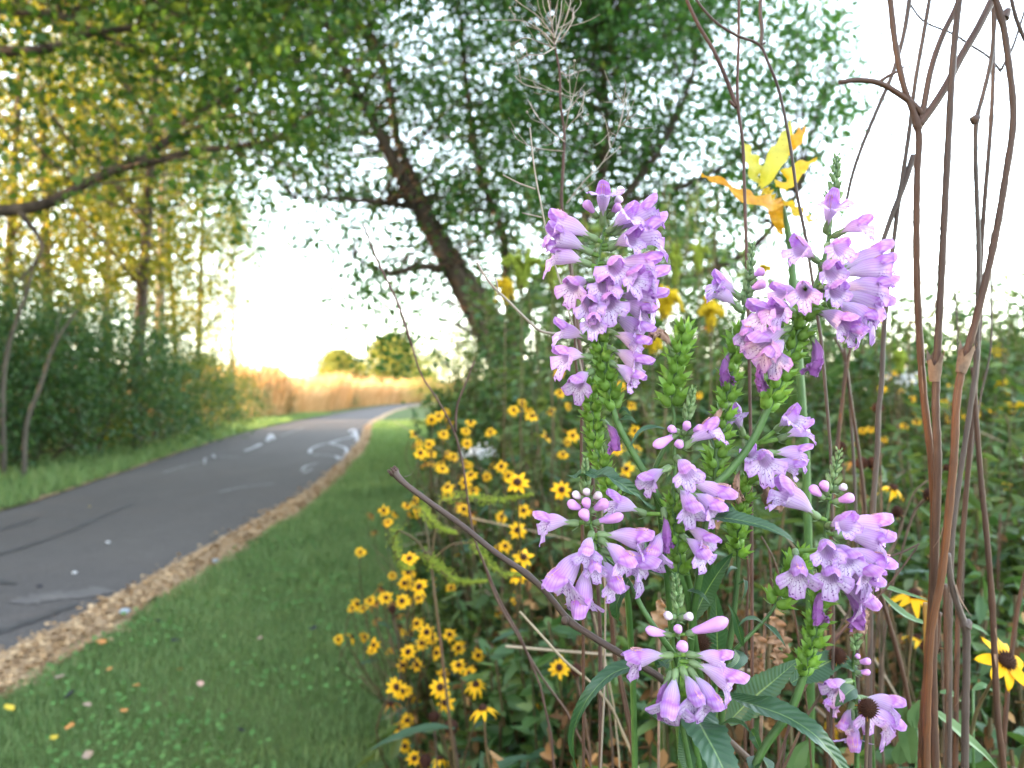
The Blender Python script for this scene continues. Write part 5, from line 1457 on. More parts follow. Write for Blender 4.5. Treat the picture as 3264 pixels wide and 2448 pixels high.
leafy(5, 'B', [(1108, 650, .0), (1075, 655, -.005), (1055, 690, -.008)], .0, 26, nrm=(-.4, -.7, .5), teeth=6)
leafy(5, 'B', [(1135, 1040, .0), (1115, 960, -.005), (1090, 880, -.008), (1060, 825, -.008)], .0, 45, nrm=(-.4, -.8, .3), teeth=8)
leafy(5, 'B', [(985, 345, .0), (1030, 330, -.005), (1080, 350, -.01), (1120, 395, -.01)], .0, 40, nrm=(.1, -.6, .8), teeth=8)
leafy(9, 'B', [(1020, 1440, .01), (1090, 1425, .0), (1140, 1440, -.005), (1175, 1480, -.008)], .01, 46, nrm=(.1, -.6, .8), teeth=8)
leafy(9, 'B', [(1175, 1470, .02), (1200, 1510, .01), (1220, 1560, .01), (1235, 1600, .01)], .01, 60, nrm=(-.4, -.8, .3), teeth=8)
leafy(6, 'B', [(1220, 1590, .0), (1255, 1630, -.01), (1280, 1690, -.02)], .0, 90, nrm=(.3, -.8, .5), teeth=9)
leafy(6, 'B', [(1210, 1600, .0), (1195, 1640, -.01), (1190, 1700, -.02)], .0, 80, nrm=(-.4, -.8, .4), teeth=9)
leafy(2, 'A', [(830, 1530, .0), (760, 1520, -.005), (690, 1545, -.01), (625, 1640, -.012)], .0, 40, nrm=(-.1, -.6, .8), teeth=12)
leafy(4, 'A', [(1010, 1545, .0), (1050, 1540, -.005), (1085, 1580, -.008), (1110, 1640, -.008)], .0, 36, nrm=(.2, -.6, .8), teeth=8)
leafy(0, 'A', [(570, 1480, .0), (600, 1470, -.005), (640, 1475, -.008), (668, 1500, -.008)], .0, 50, nrm=(.1, -.8, .6), teeth=8)
leafy(0, 'A', [(568, 1440, .0), (600, 1420, -.003), (635, 1450, -.006)], .0, 34, nrm=(.1, -.8, .6), teeth=6)
leafy(9, 'B', [(700, 1150, .01), (720, 1120, .01), (760, 1160, .0)], .0, 70, nrm=(0, -.8, .6), teeth=7)
leafy(10, 'G', [(300, 1320, -.005), (270, 1340, -.01), (240, 1370, -.014), (215, 1400, -.014)], .0, 75, nrm=(-.4, -.8, .4), teeth=6, label='short bright leaf folded over the florets')
leafy(10, 'G', [(308, 1600, .0), (330, 1560, -.005), (340, 1500, -.01)], .0, 60, nrm=(.4, -.8, .4), teeth=6)
# ------------------------------------------------------------------ dry stalks, dead branch, vines, seed heads
def stalkmat(name, stops):
    m, nt, bs, out = newmat(name)
    co = coord(nt)
    uv = coord(nt, 'UV')
    f = noise(nt, 11, 3, mapping(nt, uv, (2.2, .22, 1)))
    lo = noise(nt, 7, 4, mapping(nt, co, (1, 1, .8)))
    c = ramp(nt, lo, stops)
    sz = nt.nodes.new('ShaderNodeSeparateXYZ'); nt.links.new(co, sz.inputs[0])
    c = mixc(nt, ramp(nt, math_node(nt, 'MULTIPLY', sz.outputs[2], .5), [(.50, (0, 0, 0)), (.66, (.75, .75, .75))]), c, (.052, .033, .030))
    c = mixc(nt, ramp(nt, f, [(.35, (0, 0, 0)), (.7, (.85, .85, .85))]), c, (.04, .022, .018))
    c = mixc(nt, ramp(nt, noise(nt, 9, 2, mapping(nt, uv, (3, .5, 1))), [(.55, (0, 0, 0)), (.75, (.45, .45, .45))]), c, (.15, .105, .085))
    nt.links.new(c, bs.inputs['Base Color']); bs.inputs['Roughness'].default_value = .55
    bs.inputs['Specular IOR Level'].default_value = .35
    bump(nt, bs, f, .5, .0006)
    return m
MAT['stalk'] = stalkmat('stalk', [(.32, (.062, .027, .017)), (.5, (.105, .046, .026)), (.68, (.066, .038, .033))])
MAT['stalk_orange'] = stalkmat('stalk_orange', [(.32, (.10, .034, .012)), (.5, (.18, .060, .016)), (.68, (.085, .042, .030))])
MAT['stalk_grey'] = stalkmat('stalk_grey', [(.32, (.075, .055, .048)), (.5, (.115, .084, .074)), (.68, (.085, .060, .053))])
MAT['stalk_yellow'] = stalkmat('stalk_yellow', [(.3, (.26, .14, .03)), (.5, (.34, .20, .04)), (.7, (.16, .12, .03))])
MAT['branch'] = stalkmat('branch', [(.32, (.055, .034, .028)), (.5, (.11, .074, .062)), (.68, (.065, .038, .032))])
MAT['twig_dark'] = plain('twig_dark', (.045, .022, .018), (.11, .06, .05), 60, .7)
MAT['twig_pale'] = plain('twig_pale', (.20, .16, .13), (.32, .27, .23), 60, .8)
STG = 'tall dry stalks at the right'
MAT['straw_dark'] = plain('straw_dark', (.10, .06, .045), (.26, .17, .12), 120, .85)
def soil_base(p, q):
    """where the line from q down through p meets the ground, not too far off"""
    v = (p - q); v = Vector((v.x * .6, v.y * .6, min(v.z, -.01)))
    k = min(2.5, p.z / -v.z); b = p + v * k; b.z = 0
    return b
def stalk(label, crop, pts, d, r, mat='stalk', nodes=(), name='dry_stalk', cat='stalk', group=STG, ext_up=True, ground_=True, branches=(), sheath=()):
    d0 = d; d = .40 + (d - .40) * .55 if d < 1.3 else d; r = r * d / d0 * .55
    P = [W(crop if isinstance(p[0], (int, float)) else p[0], *(p[:2] if isinstance(p[0], (int, float)) else p[1:3]), d + (p[2] if isinstance(p[0], (int, float)) and len(p) > 2 else 0)) for p in pts]
    if ext_up:
        P.insert(0, P[0] + (P[0] - P[1]).normalized() * .25)
    if ground_:
        b = soil_base(P[-1], P[-2]); P += [P[-1] * .5 + b * .5, b]
    else: b = P[-1]
    root = thing(name, label, cat, b, group)
    c = cr(P, 9)
    n = len(c); rad = np.interp(np.linspace(0, 1, n), [0, .5, 1], [r * .8, r, r * 1.1])
    for nd in nodes:
        q = W(crop, nd[0], nd[1], d); dist = np.linalg.norm(c - np.array(q), axis=1)
        rad = rad * (1 + .35 * np.exp(-(dist / (r * 1.6)) ** 2))
    rad = rad * (1 + .05 * np.sin(np.arange(n) * 1.3 + len(label)) + .04 * np.sin(np.arange(n) * 2.9))
    mb = MB(); mb.tube(c, rad, 10, True, .04, 12)
    mb.build('stem', MAT[mat], root)
    for bp in branches:
        q = [W(crop, p[0], p[1], d + (p[2] if len(p) > 2 else 0)) for p in bp[0]]
        mb = MB(); mb.tube(cr(q, 7), (bp[1], bp[1] * (.55 if len(bp) < 3 else bp[2])), 8, True, 0, 12); mb.build('side_branch', MAT[mat], root)
    if r > .0021:
        pr = np.random.default_rng(len(label) * 7 + int(d * 1000))
        for _ in range(5):
            i = int(pr.integers(n // 8, n * 3 // 4)); a = pr.random() * 6.28
            t = Vector(unit(c[min(i + 1, n - 1)] - c[i - 1])); o1 = t.orthogonal().normalized(); o = o1 * math.cos(a) + t.cross(o1) * math.sin(a)
            p0 = Vector(c[i]) + o * r * .96; L = pr.uniform(.008, .022); s1 = t.cross(o) * pr.uniform(.0004, .0011)
            mb = MB(); rows = []
            for q in np.linspace(0, 1, 6):
                m_ = p0 + t * L * q * (1 if pr.random() < 2 else -1) + o * (.0004 + q * q * L * .35); rows.append([m_ - s1 * (1 - q * .8), m_ + s1 * (1 - q * .8)])
            mb.grid(np.array([[list(z) for z in k] for k in rows])); mb.build('peeling_strip', MAT['straw_dark'], root)
    for (x, y) in sheath:
        q = W(crop, x, y, d)
        mb = MB()
        i = int(np.argmin(np.linalg.norm(c - np.array(q), axis=1))); t = unit(c[max(i - 1, 0)] - c[min(i + 1, n - 1)])
        B = basis(Vector(t)); m = np.array(B)
        a = np.linspace(0, 5.4, 14); g = []
        for hh, rr in ((-.006, 1.25), (0, 1.6), (.005, 1.75), (.010 , 2.1)):
            g.append(np.stack([np.cos(a) * r * rr, np.sin(a) * r * rr, hh + .004 * np.sin(a * 1.5) * (hh > 0) + .003 * np.sin(a * 5) * (hh > .008)], -1) @ m.T + np.array(q))
        mb.grid(np.stack(g)); mb.build('leaf_sheath', MAT['straw_dark'], root)
    return root
stalk('thick brown stalk forking in a Y high against the sky', 'F', [(430, -10), (455, 200), (495, 380), (530, 470), (545, 530), (541, 700), (538, 900), (540, 1150), (552, 1400), (572, 1659), ('G', 622, 340), ('G', 632, 800), ('G', 605, 1250), ('G', 585, 1659)], .60, .0050, 'stalk_orange', [(545, 505)], branches=[
    ([(548, 510), (600, 440), (655, 355), (720, 230), (790, 110), (850, -10)], .0027, .9), ([(555, 500), (568, 430), (600, 270), (650, 130), (690, 50), (715, -10)], .0021, .9), ([(560, 465), (540, 440), (470, 385), (385, 338), (300, 326), (222, 336)], .0022, .7), ([(385, 335), (430, 305), (470, 285), (488, 270)], .0012)])
stalk('thickest straight dark stalk, unbranched, crossing the whole sky', 'F', [(712, -10), (690, 200), (668, 560), (648, 950), (630, 1300), (620, 1500), (616, 1659), ('G', 650, 330), ('G', 640, 700), ('G', 630, 1250), ('G', 640, 1659)], .58, .0052, 'stalk', [(612, 1500)], sheath=[(612, 1515)])
stalk('bowed thick stalk bending out right then crossing down to the left', 'F', [(858, -10), (885, 80), (912, 250), (932, 480), (900, 720), (865, 930), (810, 1180), (755, 1390), (725, 1490), (705, 1600), ('G', 720, 330), ('G', 690, 640), ('G', 660, 880), ('G', 625, 1050), ('G', 608, 1300), ('G', 600, 1659)], .56, .0050, 'stalk_orange', [(725, 1475), (895, 60)], sheath=[(727, 1480)],
      branches=[([(893, 75), (905, 50), (912, 38)], .0032)])
stalk('left one of two thin parallel stalks right of the thickest stalk', 'F', [(858, 60), (840, 250), (810, 380), (783, 485), (778, 620), (783, 800), (790, 1000), (786, 1300), (778, 1500), ('G', 790, 120), ('G', 745, 420), ('G', 715, 650), ('G', 705, 850), ('G', 700, 1200)], .70, .0042, 'stalk_grey', [(783, 490), (785, 1440)], branches=[([(783, 492), (770, 480), (765, 472)], .004)])
stalk('right one of two thin parallel stalks right of the thickest stalk', 'F', [(850, 60), (850, 280), (842, 480), (830, 640), (815, 820), (800, 1050), (795, 1300), ('G', 800, 150), ('G', 770, 500), ('G', 740, 900), ('G', 730, 1300)], .74, .0042, 'stalk', [(842, 475)])
stalk('grey slanting stalk behind the forked brown stalk', 'F', [(592, -10), (565, 150), (535, 320), (505, 560), (470, 790), (445, 980), (420, 1180), (402, 1400), (392, 1600), ('G', 400, 130), ('G', 395, 300), ('G', 380, 500), ('G', 370, 750), ('G', 365, 1000)], .72, .0042, 'stalk_grey', [(465, 790)], branches=[([(526, 630), (490, 745), (440, 870), (400, 985)], .0024, .8), ([(510, -10), (490, 120), (440, 300), (385, 430), (330, 560), (280, 700), (250, 830)], .0018, .7)])
stalk('thin wiry stem hanging right of the parallel stalks', 'F', [(880, 285), (890, 560), (862, 800), (842, 950), (842, 1200), (838, 1430), (800, 1610)], .9, .0018, 'stalk_grey', branches=[([(880, 290), (840, 240), (760, 185), (690, 140), (560, 80), (500, 0)], .0012, .8), ([(882, 285), (930, 190), (960, 100), (985, 20)], .0014, .8)], ext_up=False)
stalk('dark curved stem leaving the picture at the upper right corner', 'F', [(922, -10), (945, 80), (985, 170), (1060, 260)], .66, .0034, 'stalk', ext_up=True)
stalk('thin pale stem rising between the forked and the straight stalk', 'F', [(585, 540), (600, 700), (605, 850), (640, 1000), (690, 1180), (705, 1430), ('G', 720, 250)], 1.0, .0016, 'stalk_grey', ext_up=False)
stalk('brown stalk leaning left low at the right, behind the big yellow susan', 'G', [(800, -40), (815, 200), (835, 450), (860, 700), (880, 950), (892, 1200), (905, 1450), (930, 1659)], .72, .0050, 'stalk', [(880, 960)], ext_up=False)
stalk('pale broken stalk bent at a joint low at the right', 'G', [(692, 750), (710, 880), (745, 1000), (768, 1060), (772, 1200), (768, 1400), (765, 1659)], .62, .0052, 'stalk_grey', [(768, 1055)], ext_up=False, branches=[([(768, 1060), (780, 1045), (790, 1040)], .004)])
stalk('dark brown stalk at the right picture side below the middle', 'G', [(1030, 800), (1000, 930), (975, 1080), (955, 1250), (935, 1480), (925, 1659)], .8, .0045, 'stalk', ext_up=True)
stalk('yellowish thick stalk base standing at the bottom right', 'G', [(600, 960), (604, 1100), (612, 1300), (632, 1480), (645, 1659)], .64, .0056, 'stalk_yellow', [(634, 1500)], ext_up=False)
stalk('second yellowish brown stalk base at the bottom right', 'G', [(655, 1000), (640, 1150), (600, 1300), (588, 1480), (580, 1659)], .68, .0058, 'stalk', [(590, 1480)], ext_up=False)
for lab, crop, pts, d, rr, m in (
        ('reddish brown stalk behind the lower right spike', 'G', [(262, -60), (250, 60), (232, 220), (215, 400), (200, 700)], 1.0, .0045, 'stalk'),
        ('brown stalk rising left of the grey slanting stalk', 'G', [(255, -120), (275, 50), (305, 250), (330, 430), (345, 600)], 1.0, .0042, 'stalk'),
        ('dark brown stalk below the grey slanting stalk', 'G', [(405, 100), (398, 240), (385, 420), (372, 560), (365, 900)], .95, .0056, 'stalk'),
        ('brown stalk leaning right in the dark behind the susan with flat petals', 'G', [(380, 780), (415, 940), (455, 1080), (510, 1290)], .95, .0050, 'stalk'),
        ('thin brown stalk straight up below the third spike', 'F', [(298, 1300), (262, 1450), (240, 1600), ('G', 235, 200)], 1.0, .0042, 'stalk_orange'),
        ('pale thin stalk crossing behind the big right spike', 'F', [(205, 1370), (240, 1440), (262, 1560), ('G', 285, 200)], 1.05, .0040, 'stalk_grey'),
        ('thin rust coloured stalk in the far bed at the right', 'G', [(915, 580), (910, 700), (905, 900)], 1.6, .0045, 'stalk'),
        ('short brown stalk in the dark behind the orange one', 'G', [(680, 880), (685, 1050), (690, 1280)], .9, .006, 'stalk')):
    stalk(lab, crop, pts, d, rr, m, ext_up=False)
for lab, crop, pts, d, rr in (
        ('thin rusty stem behind the tall left spike', 'H', [(1085, 1080), (1095, 1250), (1105, 1380), ('A', 330, 1180), ('A', 352, 1300), ('A', 358, 1640)], .62, .0022),
        ('rusty upright stem below the lower left spike', 'B', [(430, 660), (455, 760), (478, 900), (490, 1050), (520, 1250), (560, 1450)], .75, .0026),
        ('pale straw stem leaning across the lower left of the bed', 'B', [(10, 870), (120, 990), (250, 1130), (370, 1230), (470, 1350), (530, 1480), (600, 1640)], .8, .0028),
        ('reddish thin stem right of the middle, straight and bare', 'B', [(1230, 490), (1290, 600), (1330, 720), (1390, 860), (1420, 1040)], .75, .0016),
        ('brown bare stem left of the short calyx spike', 'B', [(1150, 540), (1165, 660), (1160, 800)], .9, .003),
        ('brown bare stem between middle leaf and right spike', 'B', [(1270, 560), (1275, 640), (1290, 850)], .95, .003),
        ('rusty thin stem in the dark at the lower left', 'E', [(690, 820), (740, 960), (830, 1120), (930, 1290), (1030, 1430)], 1.0, .0028),
        ('dark stem behind the branch end running to the bottom', 'E', [(1175, 880), (1190, 950), (1210, 1050), (1220, 1180), (1260, 1330)], .8, .0028),
        ('straw coloured stem bowing over the brown leaves', 'E', [(1140, 1030), (1165, 1130), (1185, 1210)], 1.0, .002)):
    stalk(lab, crop, pts, d, rr, 'straw' if 'straw' in lab else 'stalk', group='thin dead stems in the bed', name='dead_stalk', cat='stem', ext_up=False)
# long arching thin stem in front of the path
stalk('long thin reddish stem leaning left in front of the path bend', 'E', [(400, -60), (440, 60), (505, 160), (570, 285), (605, 410), (632, 600), (660, 740), (700, 840), (760, 980), (840, 1120)], .95, .0024, 'twig_dark', name='thin_stalk', cat='stem', group='thin dead stems in the bed', ext_up=False,
      branches=[([(400, -60), (340, -240), (250, -430), (200, -560)], .0012, .6), ([(578, 290), (585, 180), (620, 90), (655, 0)], .0011, .6)])
stalk('pale wiry stem passing left of the tall left spike', 'H', [(915, 540), (935, 720), (965, 880), (1000, 1050), (1045, 1200), (1090, 1360)], .62, .0013, 'twig_pale', name='thin_stalk', cat='stem', group='thin dead stems in the bed', ext_up=False,
      branches=[([(938, 800), (880, 780), (800, 740)], .0007), ([(965, 920), (880, 900)], .0006), ([(690, 1110), (740, 1190), (830, 1280), (900, 1350), (960, 1400), (1050, 1415)], .0008, 1.2), ([(780, 1230), (770, 1180), (700, 1150)], .0005)])
MAT['dry_curl'] = plain('dry_curl', (.16, .08, .045), (.36, .22, .13), 70, .8)
# the dead branch
root = thing('dead_branch', 'bare brown branch slanting down from its cut end to the lowest front spike', 'branch', W('B', 1190, 1640, .43), None)
q = [W('E', x, y, d) for x, y, d in ((322, 447, .435), (345, 475, .434), (450, 560, .43), (600, 668, .425), (750, 788, .418), (870, 872, .412), (930, 925, .41), (985, 990, .408), (1040, 1058, .406), (1130, 1120, .402), (1278, 1210, .397))] + [W('B', 720, 1205, .394), W('B', 850, 1330, .40), W('B', 1090, 1545, .42), W('B', 1190, 1640, .43), W('B', 1260, 1720, .44)]
c = cr(q, 9); n = len(c)
rad = np.interp(np.linspace(0, 1, n), [0, .015, .05, .5, .62, 1], [.0022, .0024, .0016, .0016, .0018, .0021])
for kx, ky, kd in ((1045, 1065, .406), (870, 872, .412), (345, 470, .434)):
    dist = np.linalg.norm(c - np.array(W('E', kx, ky, kd)), axis=1); rad = rad * (1 + .28 * np.exp(-(dist / .004) ** 2))
mb = MB(); mb.tube(c, rad, 12, True, .03, 14); mb.build('stem', MAT['branch'], root)
mb = MB(); p = Vector(q[0]); tt = (Vector(q[0]) - Vector(q[1])).normalized()
for i in range(9):
    a = i / 9 * 6.28; o = tt.orthogonal().normalized(); o2 = tt.cross(o); e0 = p + (o * math.cos(a) + o2 * math.sin(a)) * .0024
    mb.tube([e0 - tt * .002, e0 + tt * RG.uniform(.0005, .002)], (.0008, .0003), 5)
tag(mb.build('broken_fibres', MAT['twig_dark'], root), kind='stuff')
mb = MB(); p = W('E', 1024, 1058, .404); mb.blob(p, .0022, 8, 6, None, 1.1, .05); mb.build('bark_knot', MAT['branch'], root)
mb = MB(); mb.tube(cr([W('E', 370, 473, .434), W('E', 385, 468, .43), W('E', 397, 462, .43)], 4), (.0003, .0001), 4); mb.build('fibre', MAT['twig_pale'], root)
# woody stump by the lower edge
# dry panicle
root = thing('dry_panicle', 'dead dark stem with fine pale branching twigs rising above the tall left spike', 'stem', tuple(under('H', 1060, 1300, .66)))
ax = cr([W('H', *a, .62) for a in ((1000, -40), (1005, 100), (1022, 200), (1040, 300), (1046, 450), (1060, 560), (1056, 700), (1050, 870), (1070, 1000), (1085, 1100))] + [Vector(under('H', 1085, 1100, .66))], 8)
mb = MB(); mb.tube(ax, (.0004, .0009, .0012, .0015, .0018), 7); mb.build('stem', MAT['twig_dark'], root)
r = np.random.default_rng(501)
tw = [[(1058, 640), (980, 632), (920, 620), (870, 595)], [(1062, 600), (1010, 560), (960, 510), (905, 420)], [(1045, 390), (960, 375), (880, 350), (850, 320)], [(1062, 560), (1080, 470), (1100, 400), (1122, 300)],
      [(1065, 545), (1110, 500), (1140, 470)], [(1040, 300), (1075, 320), (1112, 300)], [(1022, 205), (960, 180), (900, 160), (840, 190)], [(1020, 190), (960, 130), (890, 90), (820, 85)], [(1015, 150), (950, 70), (880, 20), (830, -30)],
      [(1020, 190), (1050, 120), (1075, 60), (1090, -20)], [(1010, 120), (1000, 50), (985, -30)], [(1022, 200), (970, 230), (890, 240), (860, 270)], [(1020, 180), (1060, 150), (1095, 90), (1090, 30)], [(1018, 160), (1040, 80), (1050, 0)],
      [(1055, 480), (1100, 440), (1130, 380)], [(1070, 860), (1150, 760), (1220, 690), (1260, 620), (1300, 520)], [(1255, 630), (1250, 570), (1255, 550)], [(1290, 540), (1330, 500), (1335, 440)], [(1290, 545), (1310, 450), (1305, 400)]]
mb = MB()
for t in tw:
    k = [W('H', *a, .62 + r.normal(0, .012)) for a in t]; mb.tube(cr(k, 6), (.00065, .0003), 5, False)
    for _ in range(4):
        i = r.integers(1, len(k)); a = Vector(k[i - 1]).lerp(k[i], r.random()); v = (k[i] - k[i - 1]).normalized()
        g = v * .018 + Vector(r.normal(0, .009, 3)) + Vector((0, 0, .004)); mb.tube(cr([a, a + g * .6 + Vector(r.normal(0, .002, 3)), a + g], 3), (.00035, .0002), 4, False)
        if r.random() < .3: mb.blob(a + g, .0011, 5, 4)
tag(mb.build('twigs', MAT['twig_pale'], root), kind='stuff')
# vines top right
stalk('smooth dry vine arching in from the top then falling behind the big right spike', 'H', [(1600, -30), (1650, 40), (1700, 92), (1790, 150), (1892, 196), (1922, 262), (1955, 340), (1995, 500), (2020, 640), (2042, 800), (2085, 1020)], .58, .0020, 'branch', [(1892, 196)], name='dry_vine', cat='vine', group='thin dry vines at the top', branches=[([(1893, 195), (1897, 120), (1890, 60), (1893, -30)], .0012, 1.0), ([(1893, 192), (1910, 180)], .0010)])
stalk('thin straight dark stem hanging left of the yellow leaves', 'H', [(1800, -30), (1797, 200), (1795, 450), (1815, 600), (1822, 780), (1832, 1080)], .60, .0022, 'twig_dark', [(1793, 455)], name='dry_vine', cat='vine', group='thin dry vines at the top', branches=[([(1790, 455), (1740, 320), (1690, 210), (1630, 110), (1565, -30)], .0014, .8), ([(1791, 455), (1768, 435), (1760, 425)], .0013)])
# yellow leaves
def yellowleaf(name, stops):
    m, nt, bs, out = newmat(name)
    f = noise(nt, 45, 4, coord(nt)); f2 = noise(nt, 420, 2, coord(nt))
    c = ramp(nt, f, stops)
    c = mixc(nt, ramp(nt, f2, [(.66, (0, 0, 0)), (.74, (.7, .7, .7))]), c, (.16, .07, .02))
    nt.links.new(c, bs.inputs['Base Color']); bs.inputs['Roughness'].default_value = .6
    thin(nt, bs, out, c, .4, (1.1, 1, .7)); return m
MAT['yl_orange'] = yellowleaf('yl_orange', [(.3, (.50, .20, .01)), (.6, (.62, .34, .02)), (.8, (.30, .14, .03))])
MAT['yl_green'] = yellowleaf('yl_green', [(.3, (.42, .42, .05)), (.6, (.58, .52, .08)), (.8, (.34, .38, .07))])
MAT['yl_yellow'] = yellowleaf('yl_yellow', [(.3, (.60, .40, .02)), (.6, (.64, .46, .03)), (.8, (.40, .30, .04))])
dY = .66
bY = under('H', 2040, 1250, dY)
root = thing('yellowing_plant', 'plant top with curled orange and yellow green leaves behind the big right spike', 'plant', bY)
mb = MB(); mb.tube(cr([W('H', 1965, 800, dY), W('H', 1985, 880, dY), W('H', 2010, 1000, dY), W('H', 2030, 1200, dY), Vector(bY)], 8), (.0014, .0030, .004), 7); mb.build('stem', MAT['op_stem'], root)
def yl(pts, wpx, mat, nrm, lab, **k):
    blade_leaf(root, 'H', pts, dY, wpx / CROPS['H'][2] / FPX * dY, nrm=nrm, teeth=9, fold=k.pop('fold', .2), base_w=.4, mat=mat, label=lab, wave=k.pop('wave', 2))
yl([(1985, 855, 0), (1930, 862, -.02), (1860, 850, -.03), (1790, 815, -.035), (1720, 770, -.03), (1640, 740, -.02)], 76, 'yl_orange', (.2, -.9, .45), 'orange leaf reaching left')
yl([(1890, 790, 0), (1925, 735, -.01), (1965, 660, -.01), (2000, 580, 0), (2018, 510, .01)], 84, 'yl_green', (-.3, -.9, .3), 'yellow green upright leaf')
yl([(1885, 785, 0), (1868, 730, -.01), (1840, 660, -.01), (1818, 600, 0)], 90, 'yl_green', (.3, -.9, .3), 'yellow green leaf leaning left')
yl([(1980, 800, 0), (2010, 755, -.02), (2060, 710, -.02), (2130, 672, -.02)], 90, 'yl_yellow', (-.1, -.9, .45), 'yellow leaf reaching right')
yl([(2010, 650, 0), (2030, 610, -.01), (2055, 570, -.01), (2078, 540, 0)], 55, 'yl_orange', (-.3, -.9, .3), 'small curled orange leaf')
yl([(1970, 850, 0), (1955, 890, -.01), (1965, 940, -.01), (1985, 1000, 0)], 60, 'yl_orange', (-.4, -.8, .3), 'hanging brown orange leaf')
yl([(1990, 850, 0), (2030, 880, -.01), (2080, 920, -.01), (2130, 930, 0)], 45, 'yl_yellow', (0, -.9, .5), 'narrow yellow leaf behind the spike')
yl([(1900, 800, .01), (1930, 830, .01), (1960, 850, .01)], 60, 'yl_yellow', (0, -.9, .5), None)

# seed heads of spent coneflowers
MAT['seed_stem'] = plain('seed_stem', (.05, .03, .022), (.13, .085, .06), 60, .8)
CONE_SEED = cone_mesh('seed_cone', MAT['cone_rust'], 1.3, 14, 14)
CONE_DARK = cone_mesh('seed_cone', MAT['cone'], 1.1, 14, 14)
def seed(label, c, x, y, size, d, pts=(), dark=False, mat='seed_stem'):
    rad = size / CROPS[c][2] * d / FPX / 2 * 1.12
    p = W(c, x, y, d)
    P = [p] + [W(c, a[0], a[1], d + .01) for a in pts]
    b = soil_base(P[-1], P[-2]) if len(P) > 1 else Vector((p.x + .03, p.y + .04, 0))
    root = thing('seed_head', label, 'seed head', b, 'spent coneflower seed heads')
    ax = (P[0] - (P[1] if len(P) > 1 else b)).normalized()
    B = basis(ax)
    hd = place_part(CONE_DARK if dark else CONE_SEED, 'seed_cone', root, p - b, B, rad / .30)
    mb = MB(); mb.tube(cr(P + [P[-1] * .5 + b * .5, b], 7), (rad * .30, rad * .17, rad * .2), 7); mb.build('stem', MAT[mat], root)
    for i in range(7):
        a = i / 7 * 6.28
        place_part(PETALS_OLD[i % 2], 'sepal', hd, Vector((0, 0, -.1)), Matrix.Rotation(a, 3, 'Z') @ Matrix.Rotation(.9, 3, 'X'), .30)
for a in (('sharp dark seed head on a bent black stem at the lower right', 'G', 225, 1190, 62, .50, [(205, 1260), (160, 1340), (95, 1440)]),
          ('round seed head in the middle of the small right florets', 'G', 355, 1412, 72, .47, [(352, 1480), (345, 1659)]),
          ('left one of two brown seed heads behind the lower right spike tip', 'G', 328, 372, 48, .95, [(325, 420), (330, 520)]),
          ('right one of two brown seed heads behind the lower right spike tip', 'G', 375, 372, 46, .95, [(378, 420), (385, 520)]),
          ('small seed head above the two paired brown ones', 'G', 240, 300, 38, 1.1, [(245, 350), (255, 450)]),
          ('dark seed head against the grey stalk', 'G', 397, 136, 42, .95, [(400, 180), (405, 300)], True),
          ('seed head right of the lower right florets on a slanting twig', 'G', 482, 575, 44, .80, [(500, 600), (450, 740), (370, 850), (200, 1130)]),
          ('ragged dark seed head hanging at the orange stalk', 'G', 612, 505, 50, .75, [(560, 560), (520, 660)], True),
          ('tiny dark seed head touching the orange stalk', 'G', 688, 388, 28, .72, [(640, 420), (560, 480), (505, 600)], True),
          ('brown seed head half behind the yellow lower stalk', 'G', 636, 808, 40, .85, [(640, 850), (650, 950)]),
          ('ragged seed head before the yellowish stalk base', 'G', 622, 1152, 66, .60, [(628, 1220), (620, 1400)]),
          ('brown seed head under the hanging lower left florets', 'E', 1125, 995, 48, .80, [(1135, 1040), (1160, 1140)]),
          ('rust brown seed head below the bare branch', 'E', 1070, 1265, 46, .95, [(1075, 1310), (1100, 1420)]),
          ('brown seed head low among the bottom susans', 'E', 560, 1497, 52, 1.2, [(570, 1540), (590, 1659)]),
          ('dark seed head at the very bottom of the lawn edge', 'E', 455, 1635, 46, 1.2, [(460, 1680), (470, 1750)]),
          ('dark bristly seed head behind the lowest front spike', 'B', 930, 1030, 80, .44, [(945, 1090), (960, 1250)], True),
          ('small seed head above the pale stem at the lower left', 'E', 490, 1455, 40, 1.3, [(492, 1500), (500, 1600)]),
          ('little seed head near the lawn under a withered susan', 'E', 320, 1015, 30, 1.9, [(322, 1040), (340, 1120)])):
    seed(*a)
# thin reddish twigs in front of the right stalks
for lab, crop, pts, d, rr in (('reddish twig slanting from the right florets up to a cut tip', 'G', [(572, 710), (500, 745), (450, 765), (420, 800), (380, 870), (340, 960), (190, 1140)], .68, .0018), ('second reddish twig crossing under the first', 'G', [(565, 720), (500, 810), (420, 910), (360, 970), (270, 1050)], .7, .0016)):
    stalk(lab, crop, pts, d, rr, 'twig_dark', group='thin dead stems in the bed', name='dead_stalk', cat='stem', ext_up=False)
